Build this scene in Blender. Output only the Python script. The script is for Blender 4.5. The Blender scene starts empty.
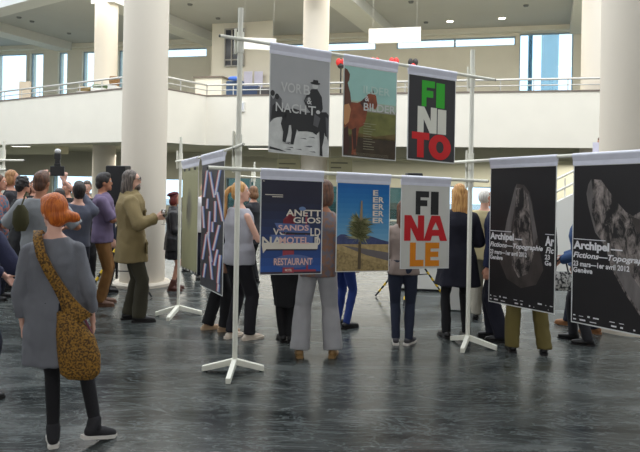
import bpy, math, random
from mathutils import Vector, Matrix, noise as mnoise

random.seed(7)
SC = bpy.context.scene
COL = SC.collection
F, EYE, PY, TH = 640.0, 1.85, 172.0, math.radians(1.0)

# ------------------------------------------------------------------ camera
cd = bpy.data.cameras.new('camera')
cam = bpy.data.objects.new('camera', cd); COL.objects.link(cam)
cd.sensor_width = 36.0; cd.lens = 36.0 * F / 640.0
cd.shift_x = 0.0; cd.shift_y = -(226.0 - PY) / 640.0
cam.matrix_world = Matrix.Translation((0, 0, EYE)) @ Matrix.Rotation(math.radians(90), 4, 'X') @ Matrix.Rotation(TH, 4, 'Z')
cd.clip_end = 300
SC.camera = cam

# ------------------------------------------------------------------ sky, lights, exposure
w = bpy.data.worlds.new('sky'); SC.world = w; w.use_nodes = True
bg = w.node_tree.nodes['Background']
bg.inputs['Color'].default_value = (0.84, 0.92, 1.0, 1); bg.inputs['Strength'].default_value = 2.6
SC.view_settings.view_transform = 'Standard'; SC.view_settings.look = 'None'
SC.view_settings.gamma = 1.0; SC.view_settings.exposure = -0.1
SC.view_settings.use_curve_mapping = False
SC.cycles.use_denoising = True
SC.cycles.max_bounces = 8; SC.cycles.diffuse_bounces = 4; SC.cycles.glossy_bounces = 3
SC.cycles.sample_clamp_indirect = 6

def area(name, loc, rot, sx, sy, power, col=(1, 1, 1)):
    l = bpy.data.lights.new(name, 'AREA'); l.shape = 'RECTANGLE'; l.size = sx; l.size_y = sy
    l.energy = power; l.color = col
    o = bpy.data.objects.new(name, l); COL.objects.link(o); o.location = loc; o.rotation_euler = rot
    return o
area('skylight_daylight', (-1.5, 11.0, 8.6), (0, 0, 0), 24, 7.0, 700, (1.0, 0.95, 0.875))
area('gallery_ceiling_light', (.6, 17.75, 7.22), (0, 0, -.25), 20, 2.2, 780, (1.0, 0.985, 0.95))  # added fill brightening the gallery, set out of the camera's view
area('entrance_window_light', (-1.5, -5.6, 5.0), (math.radians(90), 0, 0), 26, 4.0, 520, (0.97, 0.98, 1.0))  # added frontal fill behind the camera; no window is built there
area('lower_hall_light', (-1.0, 21.5, 2.28), (0, 0, 0), 24, 3.0, 1400, (1.0, 0.95, 0.84))  # added broad fill brightening the hall under the gallery, besides its strip lights

# ------------------------------------------------------------------ picture <-> place
cT, sT = math.cos(TH), math.sin(TH)
def uv_(x, y):
    dx, dy = x - 320.0, y - PY
    return dx * cT + dy * sT, -dx * sT + dy * cT
def P(x, y, Z):
    u, v = uv_(x, y)
    return Vector((u / F * Z, Z, EYE - v / F * Z))
def G(x, y):
    u, v = uv_(x, y); Z = EYE * F / v
    return Vector((u / F * Z, Z, 0))

# ------------------------------------------------------------------ materials
def lin(c):
    return tuple(((v / 255.0) / 12.92 if v <= 10 else (((v / 255.0) + 0.055) / 1.055) ** 2.4) for v in c) + (1,)
MC = {}
def mat(name, col, rough=0.8, metal=0.0, var=0.06, scale=6.0, bump=0.0, bscale=40.0, col2=None, spec=0.5, stretch=(1, 1, 1), emit=0, sheen=0):
    if name in MC: return MC[name]
    m = bpy.data.materials.new(name); m.use_nodes = True
    nt = m.node_tree; b = nt.nodes['Principled BSDF']
    b.inputs['Roughness'].default_value = rough; b.inputs['Metallic'].default_value = metal
    b.inputs['Specular IOR Level'].default_value = spec
    if sheen: b.inputs['Sheen Weight'].default_value = sheen
    tc = nt.nodes.new('ShaderNodeTexCoord'); mp = nt.nodes.new('ShaderNodeMapping'); mp.inputs['Scale'].default_value = stretch
    nt.links.new(tc.outputs['Object'], mp.inputs['Vector'])
    nz = nt.nodes.new('ShaderNodeTexNoise'); nz.inputs['Scale'].default_value = scale; nz.inputs['Detail'].default_value = 5
    nt.links.new(mp.outputs['Vector'], nz.inputs['Vector'])
    cr = nt.nodes.new('ShaderNodeValToRGB')
    c = lin(col)
    if col2 is None:
        a = tuple(max(0, v * (1 - var)) for v in c[:3]) + (1,); d = tuple(min(1, v * (1 + var)) for v in c[:3]) + (1,)
        cr.color_ramp.elements[0].position = .3; cr.color_ramp.elements[1].position = .7
    else:
        a, d = c, lin(col2)
        cr.color_ramp.elements[0].position = .42; cr.color_ramp.elements[1].position = .58
    cr.color_ramp.elements[0].color = a; cr.color_ramp.elements[1].color = d
    nt.links.new(nz.outputs['Fac'], cr.inputs['Fac']); nt.links.new(cr.outputs['Color'], b.inputs['Base Color'])
    if bump:
        n2 = nt.nodes.new('ShaderNodeTexNoise'); n2.inputs['Scale'].default_value = bscale
        nt.links.new(mp.outputs['Vector'], n2.inputs['Vector'])
        bp = nt.nodes.new('ShaderNodeBump'); bp.inputs['Strength'].default_value = bump; bp.inputs['Distance'].default_value = .01
        nt.links.new(n2.outputs['Fac'], bp.inputs['Height']); nt.links.new(bp.outputs['Normal'], b.inputs['Normal'])
    if emit:
        b.inputs['Emission Color'].default_value = c; b.inputs['Emission Strength'].default_value = emit
    MC[name] = m
    return m
def glass(name, col, alpha=0.85, rough=0.02):
    if name in MC: return MC[name]
    m = bpy.data.materials.new(name); m.use_nodes = True; nt = m.node_tree
    nt.nodes.remove(nt.nodes['Principled BSDF']); out = nt.nodes['Material Output']
    t = nt.nodes.new('ShaderNodeBsdfTransparent'); t.inputs['Color'].default_value = lin(col)
    g = nt.nodes.new('ShaderNodeBsdfGlossy'); g.inputs['Roughness'].default_value = rough
    mx = nt.nodes.new('ShaderNodeMixShader'); mx.inputs['Fac'].default_value = 1 - alpha
    nt.links.new(t.outputs[0], mx.inputs[1]); nt.links.new(g.outputs[0], mx.inputs[2]); nt.links.new(mx.outputs[0], out.inputs['Surface'])
    MC[name] = m
    return m
def floor_mat():
    m = bpy.data.materials.new('polished_marble'); m.use_nodes = True; nt = m.node_tree; L = nt.links
    b = nt.nodes['Principled BSDF']; tc = nt.nodes.new('ShaderNodeTexCoord')
    mp = nt.nodes.new('ShaderNodeMapping'); mp.inputs['Rotation'].default_value = (0, 0, .35); mp.inputs['Scale'].default_value = (.55, 1.9, 1)
    L.new(tc.outputs['Object'], mp.inputs['Vector'])
    n1 = nt.nodes.new('ShaderNodeTexNoise'); n1.inputs['Scale'].default_value = 1.1; n1.inputs['Detail'].default_value = 9; n1.inputs['Roughness'].default_value = .62; n1.inputs['Distortion'].default_value = 1.3
    L.new(mp.outputs[0], n1.inputs['Vector'])
    c1 = nt.nodes.new('ShaderNodeValToRGB'); e = c1.color_ramp.elements
    e[0].position = .34; e[0].color = lin((30, 34, 34)); e[1].position = .68; e[1].color = lin((84, 88, 86))
    L.new(n1.outputs['Fac'], c1.inputs['Fac'])
    n2 = nt.nodes.new('ShaderNodeTexNoise'); n2.inputs['Scale'].default_value = 2.6; n2.inputs['Detail'].default_value = 10; n2.inputs['Roughness'].default_value = .7; n2.inputs['Distortion'].default_value = 2.2
    L.new(mp.outputs[0], n2.inputs['Vector'])
    c2 = nt.nodes.new('ShaderNodeValToRGB'); e = c2.color_ramp.elements
    e[0].position = .485; e[0].color = (0, 0, 0, 1); e[1].position = .5; e[1].color = (1, 1, 1, 1)
    k = c2.color_ramp.elements.new(.515); k.color = (0, 0, 0, 1)
    L.new(n2.outputs['Fac'], c2.inputs['Fac'])
    mu = nt.nodes.new('ShaderNodeMath'); mu.operation = 'MULTIPLY'; mu.inputs[1].default_value = .42; L.new(c2.outputs[0], mu.inputs[0])
    mx = nt.nodes.new('ShaderNodeMix'); mx.data_type = 'RGBA'; mx.inputs[7].default_value = lin((150, 158, 158))
    L.new(mu.outputs[0], mx.inputs[0]); L.new(c1.outputs[0], mx.inputs[6]); L.new(mx.outputs[2], b.inputs['Base Color'])
    c3 = nt.nodes.new('ShaderNodeMapRange'); c3.inputs[3].default_value = .14; c3.inputs[4].default_value = .38
    L.new(n1.outputs['Fac'], c3.inputs[0]); L.new(c3.outputs[0], b.inputs['Roughness'])
    bp = nt.nodes.new('ShaderNodeBump'); bp.inputs['Strength'].default_value = .06; bp.inputs['Distance'].default_value = .02
    L.new(n1.outputs['Fac'], bp.inputs['Height']); L.new(bp.outputs[0], b.inputs['Normal'])
    b.inputs['Specular IOR Level'].default_value = .45
    return m

# ------------------------------------------------------------------ objects
def link(name, me, parent=None, m=None):
    o = bpy.data.objects.new(name, me); COL.objects.link(o)
    if parent is not None: o.parent = parent
    if m is not None and me is not None:
        for q in (m if isinstance(m, (list, tuple)) else [m]): me.materials.append(q)
    return o
def empty(name, loc=(0, 0, 0), rz=0.0):
    o = bpy.data.objects.new(name, None); COL.objects.link(o); o.location = loc; o.rotation_euler = (0, 0, rz); o.empty_display_size = .1
    return o
def tag(o, label=None, cat=None, group=None, kind=None):
    if label: o['label'] = label
    if cat: o['category'] = cat
    if group: o['group'] = group
    if kind: o['kind'] = kind
    return o

class MB:
    def __init__(s): s.v = []; s.f = []; s.m = []
    def add(s, vs, fs, mi=0, M=None):
        b = len(s.v)
        s.v += [tuple(M @ Vector(p)) if M is not None else tuple(p) for p in vs]
        s.f += [tuple(b + i for i in f) for f in fs]; s.m += [mi] * len(fs); return s
    def box(s, c, d, mi=0, M=None):
        x, y, z = c; a, b, e = d[0] / 2, d[1] / 2, d[2] / 2
        vs = [(x + i * a, y + j * b, z + k * e) for i in (-1, 1) for j in (-1, 1) for k in (-1, 1)]
        return s.add(vs, [(0, 1, 3, 2), (4, 6, 7, 5), (0, 4, 5, 1), (2, 3, 7, 6), (0, 2, 6, 4), (1, 5, 7, 3)], mi, M)
    def prism(s, poly, z0, z1, mi=0, M=None):
        n = len(poly)
        vs = [(p[0], p[1], z0) for p in poly] + [(p[0], p[1], z1) for p in poly]
        fs = [tuple(range(n - 1, -1, -1)), tuple(range(n, 2 * n))] + [(i, (i + 1) % n, n + (i + 1) % n, n + i) for i in range(n)]
        return s.add(vs, fs, mi, M)
    def lathe(s, a, b, prof, n=16, mi=0, M=None):
        a, b = Vector(a), Vector(b); d = b - a; L = d.length or 1e-6; d = d / L
        u = d.orthogonal().normalized(); w_ = d.cross(u)
        vs, fs = [], []
        for (t, r) in prof:
            for i in range(n):
                q = 2 * math.pi * i / n
                vs.append(a + d * (t * L) + (u * math.cos(q) + w_ * math.sin(q)) * max(r, 1e-5))
        for k in range(len(prof) - 1):
            for i in range(n):
                j = (i + 1) % n; fs.append((k * n + i, k * n + j, (k + 1) * n + j, (k + 1) * n + i))
        fs.append(tuple(range(n - 1, -1, -1))); k = (len(prof) - 1) * n; fs.append(tuple(k + i for i in range(n)))
        return s.add(vs, fs, mi, M)
    def cyl(s, a, b, r, n=16, mi=0, r2=None, M=None):
        return s.lathe(a, b, [(0, r), (1, r if r2 is None else r2)], n, mi, M)
    def cap(s, a, b, r1, r2, n=14, M=None):
        a, b = Vector(a), Vector(b); L = max((b - a).length, 1e-4); pr = []
        for q in (90, 60, 30): pr.append((-r1 * math.sin(math.radians(q)) / L, r1 * math.cos(math.radians(q))))
        pr.append((0, r1)); pr.append((1, r2))
        for q in (30, 60, 90): pr.append((1 + r2 * math.sin(math.radians(q)) / L, r2 * math.cos(math.radians(q))))
        return s.lathe(a, b, pr, n, 0, M)
    def ell(s, c, r, M=None, n=16, mi=0):
        pr = []; vs = []; fs = []; k = n // 2
        for a in range(k + 1):
            t = math.pi * a / k
            for i in range(n):
                q = 2 * math.pi * i / n; sr = max(math.sin(t), .003)
                vs.append((c[0] + r[0] * sr * math.cos(q), c[1] + r[1] * sr * math.sin(q), c[2] - r[2] * math.cos(t)))
        for a in range(k):
            for i in range(n):
                j = (i + 1) % n; fs.append((a * n + i, a * n + j, (a + 1) * n + j, (a + 1) * n + i))
        fs.append(tuple(range(n - 1, -1, -1))); fs.append(tuple(k * n + i for i in range(n)))
        return s.add(vs, fs, mi, M)
    def loft(s, rings, M=None, n=28, fold=0.0, nf=9, ph=0.0, pw=2.3, mi=0):
        vs, fs = [], []
        for q_, (cx, cy, z, rx, ry) in enumerate(rings):
            fa = fold * (1 - q_ / max(1, len(rings) - 1)) if fold else 0
            for i in range(n):
                t = 2 * math.pi * i / n; c, d = math.cos(t), math.sin(t)
                k = (abs(c) ** pw + abs(d) ** pw) ** (-1 / pw) * (1 + fa * math.sin(nf * t + ph))
                vs.append((cx + rx * c * k, cy + ry * d * k, z))
        for k in range(len(rings) - 1):
            for i in range(n):
                j = (i + 1) % n; fs.append((k * n + i, k * n + j, (k + 1) * n + j, (k + 1) * n + i))
        fs.append(tuple(range(n - 1, -1, -1))); k = (len(rings) - 1) * n; fs.append(tuple(k + i for i in range(n)))
        return s.add(vs, fs, mi, M)
    def tube(s, pts, r, n=10, mi=0):
        for a, b in zip(pts, pts[1:]): s.cap(a, b, r, r, n)
        return s
    def mesh(s, name):
        me = bpy.data.meshes.new(name); me.from_pydata(s.v, [], s.f); me.update()
        return me
    def build(s, name, m, parent=None, smooth=False, bevel=0):
        me = s.mesh(name)
        o = link(name, me, parent, m)
        if isinstance(m, (list, tuple)): me.polygons.foreach_set('material_index', s.m)
        if smooth:
            me.polygons.foreach_set('use_smooth', [True] * len(me.polygons))
            me.set_sharp_from_angle(angle=math.radians(40))
        if bevel:
            b = o.modifiers.new('bevel', 'BEVEL'); b.width = bevel; b.segments = 2; b.limit_method = 'ANGLE'
        return o

TS = bpy.data.scenes.new('work')
def grow(mb, voxel, name, smooth=2, wrinkle=0.0, wf=(7, 7, 2.5), k=1.0, flat=None, M=None, sm_f=.5):
    """overlapping closed shapes -> one continuous smooth skin, as mesh data"""
    me = mb.mesh(name)
    o = bpy.data.objects.new('tmp', me); TS.collection.objects.link(o)
    r = o.modifiers.new('r', 'REMESH'); r.mode = 'VOXEL'; r.voxel_size = voxel; r.use_smooth_shade = True
    if smooth:
        q = o.modifiers.new('s', 'SMOOTH'); q.factor = sm_f; q.iterations = smooth
    TS.view_layers[0].update(); dg = TS.view_layers[0].depsgraph
    out = bpy.data.meshes.new_from_object(o.evaluated_get(dg), depsgraph=dg)
    bpy.data.objects.remove(o); bpy.data.meshes.remove(me)
    out.name = name
    if wrinkle:
        off = random.random() * 50
        for v in out.vertices:
            c = v.co
            v.co = c + v.normal * (wrinkle * mnoise.noise(Vector((c.x * wf[0] + off, c.y * wf[1], c.z * wf[2]))) + wrinkle * .5 * mnoise.noise(Vector((c.x * 19 + off, c.y * 19, c.z * 14))))
    if flat is not None:
        for v in out.vertices:
            if v.co.z < flat: v.co.z = flat
    if M is not None: out.transform(M)
    if k != 1: out.transform(Matrix.Scale(k, 4))
    out.polygons.foreach_set('use_smooth', [True] * len(out.polygons))
    return out
def merge(name, meshes):
    mb = MB()
    for me in meshes:
        mb.add([v.co for v in me.vertices], [tuple(p.vertices) for p in me.polygons])
    o = mb.mesh(name); o.polygons.foreach_set('use_smooth', [True] * len(o.polygons))
    for me in meshes: bpy.data.meshes.remove(me)
    return o

# =========================================================== THE HALL
M_plaster = mat('cream_plaster', (232, 226, 212), .85, var=.02, scale=2, bump=.05, bscale=60)
M_white = mat('white_paint', (226, 224, 218), .8, var=.02, scale=2)
M_ceil = mat('grey_ceiling', (186, 186, 184), .9, var=.02, scale=1)
M_beam = mat('pale_beam', (214, 214, 210), .85, var=.02)
M_soffit = mat('olive_grey_soffit', (192, 189, 166), .9, var=.04, scale=1)
M_lowwall = mat('olive_grey_wall', (186, 184, 166), .9, var=.04, scale=1)
M_rail = mat('pale_steel_rail', (200, 198, 192), .35, metal=.4, var=.03)
M_coping = mat('brown_coping', (120, 108, 98), .6)
M_frame = mat('window_frame_blue_grey', (150, 165, 176), .5)
M_pane = glass('window_glass', (228, 242, 248), .93)
M_teal = glass('teal_glass', (98, 130, 129), .9)

MB().prism([(-18, -6), (14, -6), (14, 40), (-18, 40)], -.2, 0).build('floor', floor_mat())['kind'] = 'structure'

def BZ(X): return 27 + .26 * (-5.5 - X)
def bx(px, y=75):
    u = (px - 320 + (y - 172) * sT) / F
    return u * 25.57 / (1 + .26 * u)
def wall_pieces(mb, ops, xa, xb, z0, z1, t=.4):
    """wall along the back line with openings (x0, x1, zlo, zhi)"""
    def seg(a, b, lo, hi):
        if b - a < 1e-3 or hi - lo < 1e-3: return
        mb.prism([(a, BZ(a)), (b, BZ(b)), (b + .25 * t, BZ(b) + t), (a + .25 * t, BZ(a) + t)], lo, hi)
    c = xa
    for (a, b, lo, hi) in ops:
        seg(c, a, z0, z1); seg(a, b, z0, lo); seg(a, b, hi, z1); c = b
    seg(c, xb, z0, z1)
up = [(bx(-90), bx(-55), 3.0, 7.0), (bx(-40), bx(-8), 3.0, 7.0), (bx(-4), bx(26), 3.0, 7.0), (bx(30), bx(43), 3.0, 7.0), (bx(58), bx(67), 3.0, 7.0), (bx(82), bx(96), 3.0, 7.0),
      (bx(118), bx(128), 3.0, 7.0), (bx(150), bx(206), 6.62, 7.0), (bx(262), bx(375), 6.68, 7.02), (bx(396), bx(515), 6.68, 7.02), (bx(519), bx(573), 3.0, 7.1)]
low = [(bx(8, 185), bx(44, 185), .7, 1.5), (bx(52, 185), bx(96, 185), .7, 1.5), (bx(150, 185), bx(190, 185), .3, 1.45), (bx(225, 185), bx(300, 185), .02, 1.55), (bx(320, 185), bx(402, 185), .02, 1.3),
       (bx(425, 185), bx(520, 185), .5, 1.4)]
mb = MB(); wall_pieces(mb, up, -18, 14, 3.0, 8.0); mb.build('wall_back_upper', M_plaster)['kind'] = 'structure'
mb = MB(); wall_pieces(mb, low, -18, 14, 0, 3.0); mb.build('wall_back_lower', M_lowwall)['kind'] = 'structure'
n = 0
for (a, b, lo, hi) in up + low:
    n += 1
    r = empty('window_%d' % n, ((a + b) / 2, (BZ(a) + BZ(b)) / 2, lo), -math.atan(.26)); r['kind'] = 'structure'
    W_ = (b - a) * math.sqrt(1 + .26 ** 2); H_ = hi - lo; f = MB()
    nv = max(2, int(W_ / (1.0 if H_ > 1 else 1.9)) + 1)
    for i in range(nv): f.box((-W_ / 2 + W_ * i / (nv - 1), .15, H_ / 2), (.07, .08, H_))
    for z in ((0, H_) if H_ < 2 else (0, H_ * .33, H_)): f.box((0, .15, z), (W_, .08, .07))
    f.build('window_frame', M_frame, r)
    MB().box((0, .17, H_ / 2), (W_, .012, H_)).build('window_pane', M_teal if lo < .1 else M_pane, r)
# white curtains inside tall right window
cr = empty('curtain', (0, 0, 0)); tag(cr, 'pale blue grey hanging curtains inside the tall window at the gallery end', 'curtain')
for (pa, pb) in ((527, 531), (540, 557)):
    a, b = bx(pa), bx(pb); pts = []; N = 22
    f = MB()
    for i in range(N):
        t = a + (b - a) * i / N; t2 = a + (b - a) * (i + 1) / N; o1 = .05 * math.sin(i * 1.7); o2 = .05 * math.sin((i + 1) * 1.7)
        f.prism([(t, BZ(t) - .12 + o1), (t2, BZ(t2) - .12 + o2), (t2, BZ(t2) - .1 + o2), (t, BZ(t) - .1 + o1)], 3.05, 7.0)
    f.build('drape', glass('teal_sheer', (206, 218, 222), .9, .6), cr)

for nm, poly, z1 in (('wall_left', [(-18, -6), (-17.8, -6), (-17.8, 31), (-18, 31)], 8), ('wall_right', [(14, -6), (14.2, -6), (14.2, 31), (14, 31)], 8),
                     ('wall_rear', [(-18, -6.2), (14, -6.2), (14, -6), (-18, -6)], 8)):
    MB().prism(poly, 0, z1).build(nm, M_white)['kind'] = 'structure'

P0, P1, P2, P3, P4, P5 = (-14, 22.4), (-9.5, 19.0), (-4.05, 15.0), (-3.03, 16.8), (6.35, 14.4), (14, 12.45)
edge = [(-18, 25.4), P1, P2, P3, P4, P5]
def off(line, d):
    out = []
    for i, p in enumerate(line):
        a = Vector(line[max(0, i - 1)]); b = Vector(line[min(len(line) - 1, i + 1)])
        t = (b - a).normalized(); out.append((p[0] - t.y * d, p[1] + t.x * d))
    return out
back = [(14, BZ(14)), (-18, BZ(-18))]
MB().prism(off(edge, .12) + back, 2.56, 3.0).build('floor_gallery', M_soffit)['kind'] = 'structure'
inn = off(edge, .22)
mb = MB()
for i in range(len(edge) - 1): mb.prism([edge[i], edge[i + 1], inn[i + 1], inn[i]], 2.5, 3.78)
mb.build('wall_gallery_parapet', M_plaster)['kind'] = 'structure'
mb = MB(); e2 = off(edge, -.02); i2 = off(edge, .24)
for i in range(len(edge) - 1): mb.prism([e2[i], e2[i + 1], i2[i + 1], i2[i]], 3.78, 3.815)
mb.build('trim_1', M_coping)['kind'] = 'structure'
# soffit beams under the gallery
mb = MB()
for d in (2.4, 4.8, 7.4):
    l = off(edge[3:], d); l2 = off(edge[3:], d + .45)
    for i in range(len(l) - 1): mb.prism([l[i], l[i + 1], l2[i + 1], l2[i]], 2.3, 2.56)
mb.prism([(-17.5, 27.2), (-8.8, 21.2), (-8.5, 21.6), (-17.3, 27.7)], 2.3, 2.56)
mb.build('trim_2', M_soffit)['kind'] = 'structure'

# upper ceiling, edge beam, cross beams
MB().prism(edge + back, 7.3, 7.6).build('ceiling', M_ceil)['kind'] = 'structure'
MB().prism([(-18, -6), (14, -6), (14, 4.5), (-18, 4.5)], 7.3, 7.6).build('ceiling_entrance', M_ceil)['kind'] = 'structure'
mb = MB(); i3 = off(edge, .6)
for i in range(len(edge) - 1): mb.prism([edge[i], edge[i + 1], i3[i + 1], i3[i]], 6.58, 8.6)
mb.build('trim_3', M_beam)['kind'] = 'structure'
vdir = Vector((.34, .94)); 
mb = MB()
for (cx, cy) in ((6.4, 14.9), (-.17, 17.3), (-6.7, 20.0), (-13.2, 22.6)):
    a = Vector((cx, cy)) + vdir * -.3; b = Vector((cx, cy)) + vdir * 12; s_ = Vector((vdir.y, -vdir.x)) * .42
    b = Vector((a.x + (b.x - a.x) * ((BZ(b.x) - a.y) / (b.y - a.y)), BZ(b.x)))
    mb.prism([tuple(a - s_), tuple(a + s_), tuple(b + s_), tuple(b - s_)], 6.95, 7.3)
mb.build('trim_4', M_beam)['kind'] = 'structure'
l = [(-18, BZ(-18) - .01), (14, BZ(14) - .01)]
MB().prism([l[0], l[1], (14, BZ(14) - .35), (-18, BZ(-18) - .35)], 7.12, 7.3).build('trim_5', M_plaster)['kind'] = 'structure'

def column(name, X, Y, z0, z1, r=.3525, plinth=True):
    m = mat('column_paint', (222, 212, 196), .7, var=.015, scale=1)
    c = MB().cyl((0, 0, z0), (0, 0, z1), r, 64).build(name, m, smooth=True); c.location = (X, Y, 0); c['kind'] = 'structure'
    if plinth:
        MB().lathe((0, 0, 0), (0, 0, .07), [(0, r + .10), (.6, r + .10), (1, r + .07)], 64).build('column_base', m, c, smooth=True)
column('column', -2.82, 10.25, 0, 9.5)
column('column', 3.80, 7.85, 0, 9.5)
column('column', -.17, 17.3, 0, 7.3)
column('column', -6.75, 20.0, 0, 7.3)
column('column', 6.45, 15.0, 0, 7.3)

# railing along the gallery
rl = off(edge, .10)
def railing(name, pts, label, step):
    r = empty(name, (pts[0][0], pts[0][1], 3.81)); o = Vector((pts[0][0], pts[0][1], 3.81))
    tag(r, label, 'railing')
    for (z, rr, nm) in ((4.09, .026, 'handrail'), (3.95, .014, 'mid_rail')):
        f = MB(); f.tube([Vector((p[0], p[1], z)) - o for p in pts], rr, 10); f.build(nm, M_rail, r, smooth=True)
    for a, b in zip(pts, pts[1:]):
        a, b = Vector(a), Vector(b); k = max(1, round((b - a).length / step))
        for i in range(k + (b == Vector(pts[-1]))):
            p = a.lerp(b, i / k)
            MB().cyl((p.x - o.x, p.y - o.y, 0), (p.x - o.x, p.y - o.y, .27), .014, 8).build('post', M_rail, r)
railing('railing', [rl[0], rl[1], rl[2]], 'low steel handrail on the parapet of the left gallery wing', .95)
railing('railing', [rl[2], rl[3]], 'short return of handrail just right of the big white column', .9)
railing('railing', [rl[3], rl[4], rl[5]], 'long level handrail above the cream parapet behind the posters', .72)

# hanging light panels / ceiling lamps
def hang_panel(c, wd, hg, label, rz=-.25):
    r = empty('hanging_board', c, rz); tag(r, label, 'panel')
    MB().box((0, 0, 0), (wd, .05, hg)).build('board', M_white, r, bevel=.006)
    for s in (-1, 1): MB().cyl((s * wd * .42, 0, hg / 2), (s * wd * .42, 0, 7.3 - c[2]), .0022, 6).build('wire', M_rail, r)
hang_panel(P(394.5, 35.5, 18.6), 1.52, .44, 'wide blank white panel hanging from ceiling above the upper poster row')
hang_panel(P(259, 44, 19.5), 1.05, .36, 'smaller white panel hanging beside the dark framed window', .12)
for (x, y, lab) in ((265.5, 32, 'lit round ceiling spot above the dark framed window'), (450, 20.5, 'lit ceiling spot above the right stand pole'), (502, 17.5, 'lit ceiling spot farthest to the right')):
    u, v = uv_(x, y); Z = (7.3 - EYE) * F / -v
    r = empty('ceiling_spot', (u / F * Z, Z, 7.3)); tag(r, lab, 'ceiling light', 'recessed ceiling spots')
    MB().lathe((0, 0, 0), (0, 0, -.03), [(0, .14), (.5, .15), (1, .13)], 24).build('rim', M_white, r, smooth=True)
    MB().cyl((0, 0, -.031), (0, 0, -.04), .115, 24).build('bulb', mat('lit_bulb', (255, 246, 226), emit=9), r)
for i, (x, y) in enumerate(((19, 17), (69, 33), (87, 39), (32, 21), (190, 4), (218, 18), (411, 1.5), (426, 22), (526, 5))):
    u, v = uv_(x, y); Z = (7.3 - EYE) * F / -v
    if Z > 26.5 - .0: continue
    o = MB().lathe((0, 0, 0), (0, 0, -.05), [(0, .09), (1, .07)], 20).build('smoke_detector', mat('detector_grey', (120, 122, 124)), smooth=True)  # ceiling light that is off, modelled as a plain dark disc
    o.location = (u / F * Z, Z, 7.3); tag(o, 'small dark round fitting set in the grey upper ceiling', 'ceiling fitting', 'unlit fittings in the upper ceiling')
for (x, y, lab) in ((21, 147.5, 'short strip light under the left gallery wing'), (259, 147, 'strip light under the gallery just left of the galloping rider poster'), (488, 189, 'far strip light seen between the right stand and first rock poster')):
    Z = 17.6 if x > 100 else 19.2
    p = P(x, y, Z); z = 2.56
    if x > 400: p = P(x, y, 22)
    r = empty('strip_light', (p.x, p.y, min(2.56, 2.56)), -.25); tag(r, lab, 'strip light', 'strip lights under the gallery')
    MB().box((0, 0, -.05), (.62, .16, .10)).build('housing', M_white, r, bevel=.008)
    MB().box((0, 0, -.105), (.56, .11, .012)).build('diffuser', mat('lit_diffuser', (255, 250, 235), emit=2.5), r)

# ---- gallery things
r = empty('dark_window_bay', P(233, 80, 23.4)); r.location.z = 3.0; r.rotation_euler.z = -.25
tag(r, 'tall dark window with pale mullions in cream pier behind the left pole top', 'window bay')
MB().box((0, .55, 2.15), (1.9, .7, 4.3)).build('pier', M_plaster, r)
MB().box((-.02, .17, 3.37), (.74, .06, 1.36)).build('dark_pane', mat('dark_glass', (52, 56, 66), .2), r)
f = MB()
for x in (-.39, -.12, .35): f.box((x, .12, 3.37), (.04, .06, 1.4))
for z in (2.69, 2.92, 4.05): f.box((-.02, .12, z), (.78, .06, .04))
f.build('mullions', mat('mullion_grey', (176, 172, 168), .5), r)
r = empty('counter_block', P(212, 90, 21.5)); r.location.z = 3.0; r.rotation_euler.z = -.25
tag(r, 'cream counter with a thin dark top beside the dark window bay', 'counter')
MB().box((0, 0, .95), (.95, .6, 1.9)).build('body', M_plaster, r); MB().box((0, 0, 1.93), (1.05, .7, .05)).build('counter_top', M_coping, r)
for (x, lab) in ((248, 'pale violet blank sheet nearer the pole on the gallery pier'), (258.5, 'pale violet blank sheet next to the galloping rider poster')):
    p = P(x, 80, 23.0)
    o = MB().box((0, 0, 0), (.32, .02, .62)).build('wall_sheet', mat('violet_sheet', (206, 204, 226), .6)); o.location = p; o.rotation_euler.z = -.25
    tag(o, lab, 'sheet', 'blank sheets on the gallery pier')
MB().prism([tuple(P(238.5, 80, 23.6).xy), tuple(P(272, 80, 23.1).xy), tuple(P(272, 80, 23.4).xy), tuple(P(238.5, 80, 23.9).xy)], 3.0, 7.3).build('wall_pier', M_plaster)['kind'] = 'structure'
def sofa(px, Z, wd, h, col, label):
    p = P(px, 90, Z); r = empty('sofa', (p.x, p.y, 3.0), -.25); tag(r, label, 'sofa')
    m = mat('sofa_' + label[:10], col, .85)
    MB().box((0, .0, .25), (wd, .8, .35)).build('seat', m, r, bevel=.04)
    MB().box((0, .33, h / 2), (wd, .18, h)).build('backrest', m, r, bevel=.04)
    for s in (-1, 1): MB().box((s * (wd / 2 - .07), 0, .35), (.14, .8, .6)).build('armrest', m, r, bevel=.03)
sofa(231, 19.5, .55, 1.62, (62, 82, 112), 'tall backed slate blue sofa seen through gallery railing by the left pole')
sofa(247.5, 19.2, .52, 1.44, (50, 64, 92), 'low slate blue sofa behind gallery railing right of the pole')
sofa(262, 18.9, .50, 1.36, (66, 64, 66), 'charcoal sofa behind railing nearest the galloping rider poster')
p = P(231, 80, 19.3); o = MB().ell((0, 0, .0), (.19, .09, .07)).build('cushion', mat('bright_blue_cloth', (70, 110, 200), .8), smooth=True); o.location = (p.x + .05, p.y + .33, 4.67); tag(o, 'bright blue cushion on top of the tall blue sofa', 'cushion')
# long blue counter behind the right rail
p = P(430, 92, 18); q = P(512, 92, 16.6)
r = empty('bench', ((p.x + q.x) / 2, (p.y + q.y) / 2, 3.0), -.2); tag(r, 'long pale blue bench behind the right gallery railing', 'bench')
L_ = (q - p).length
MB().box((0, 0, .90), (L_, .55, .12)).build('seat', mat('pale_blue_bench', (130, 172, 205), .6), r, bevel=.02)
for s in (-1, 0, 1): MB().box((s * L_ * .45, 0, .42), (.08, .5, .84)).build('leg', M_rail, r)
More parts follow.
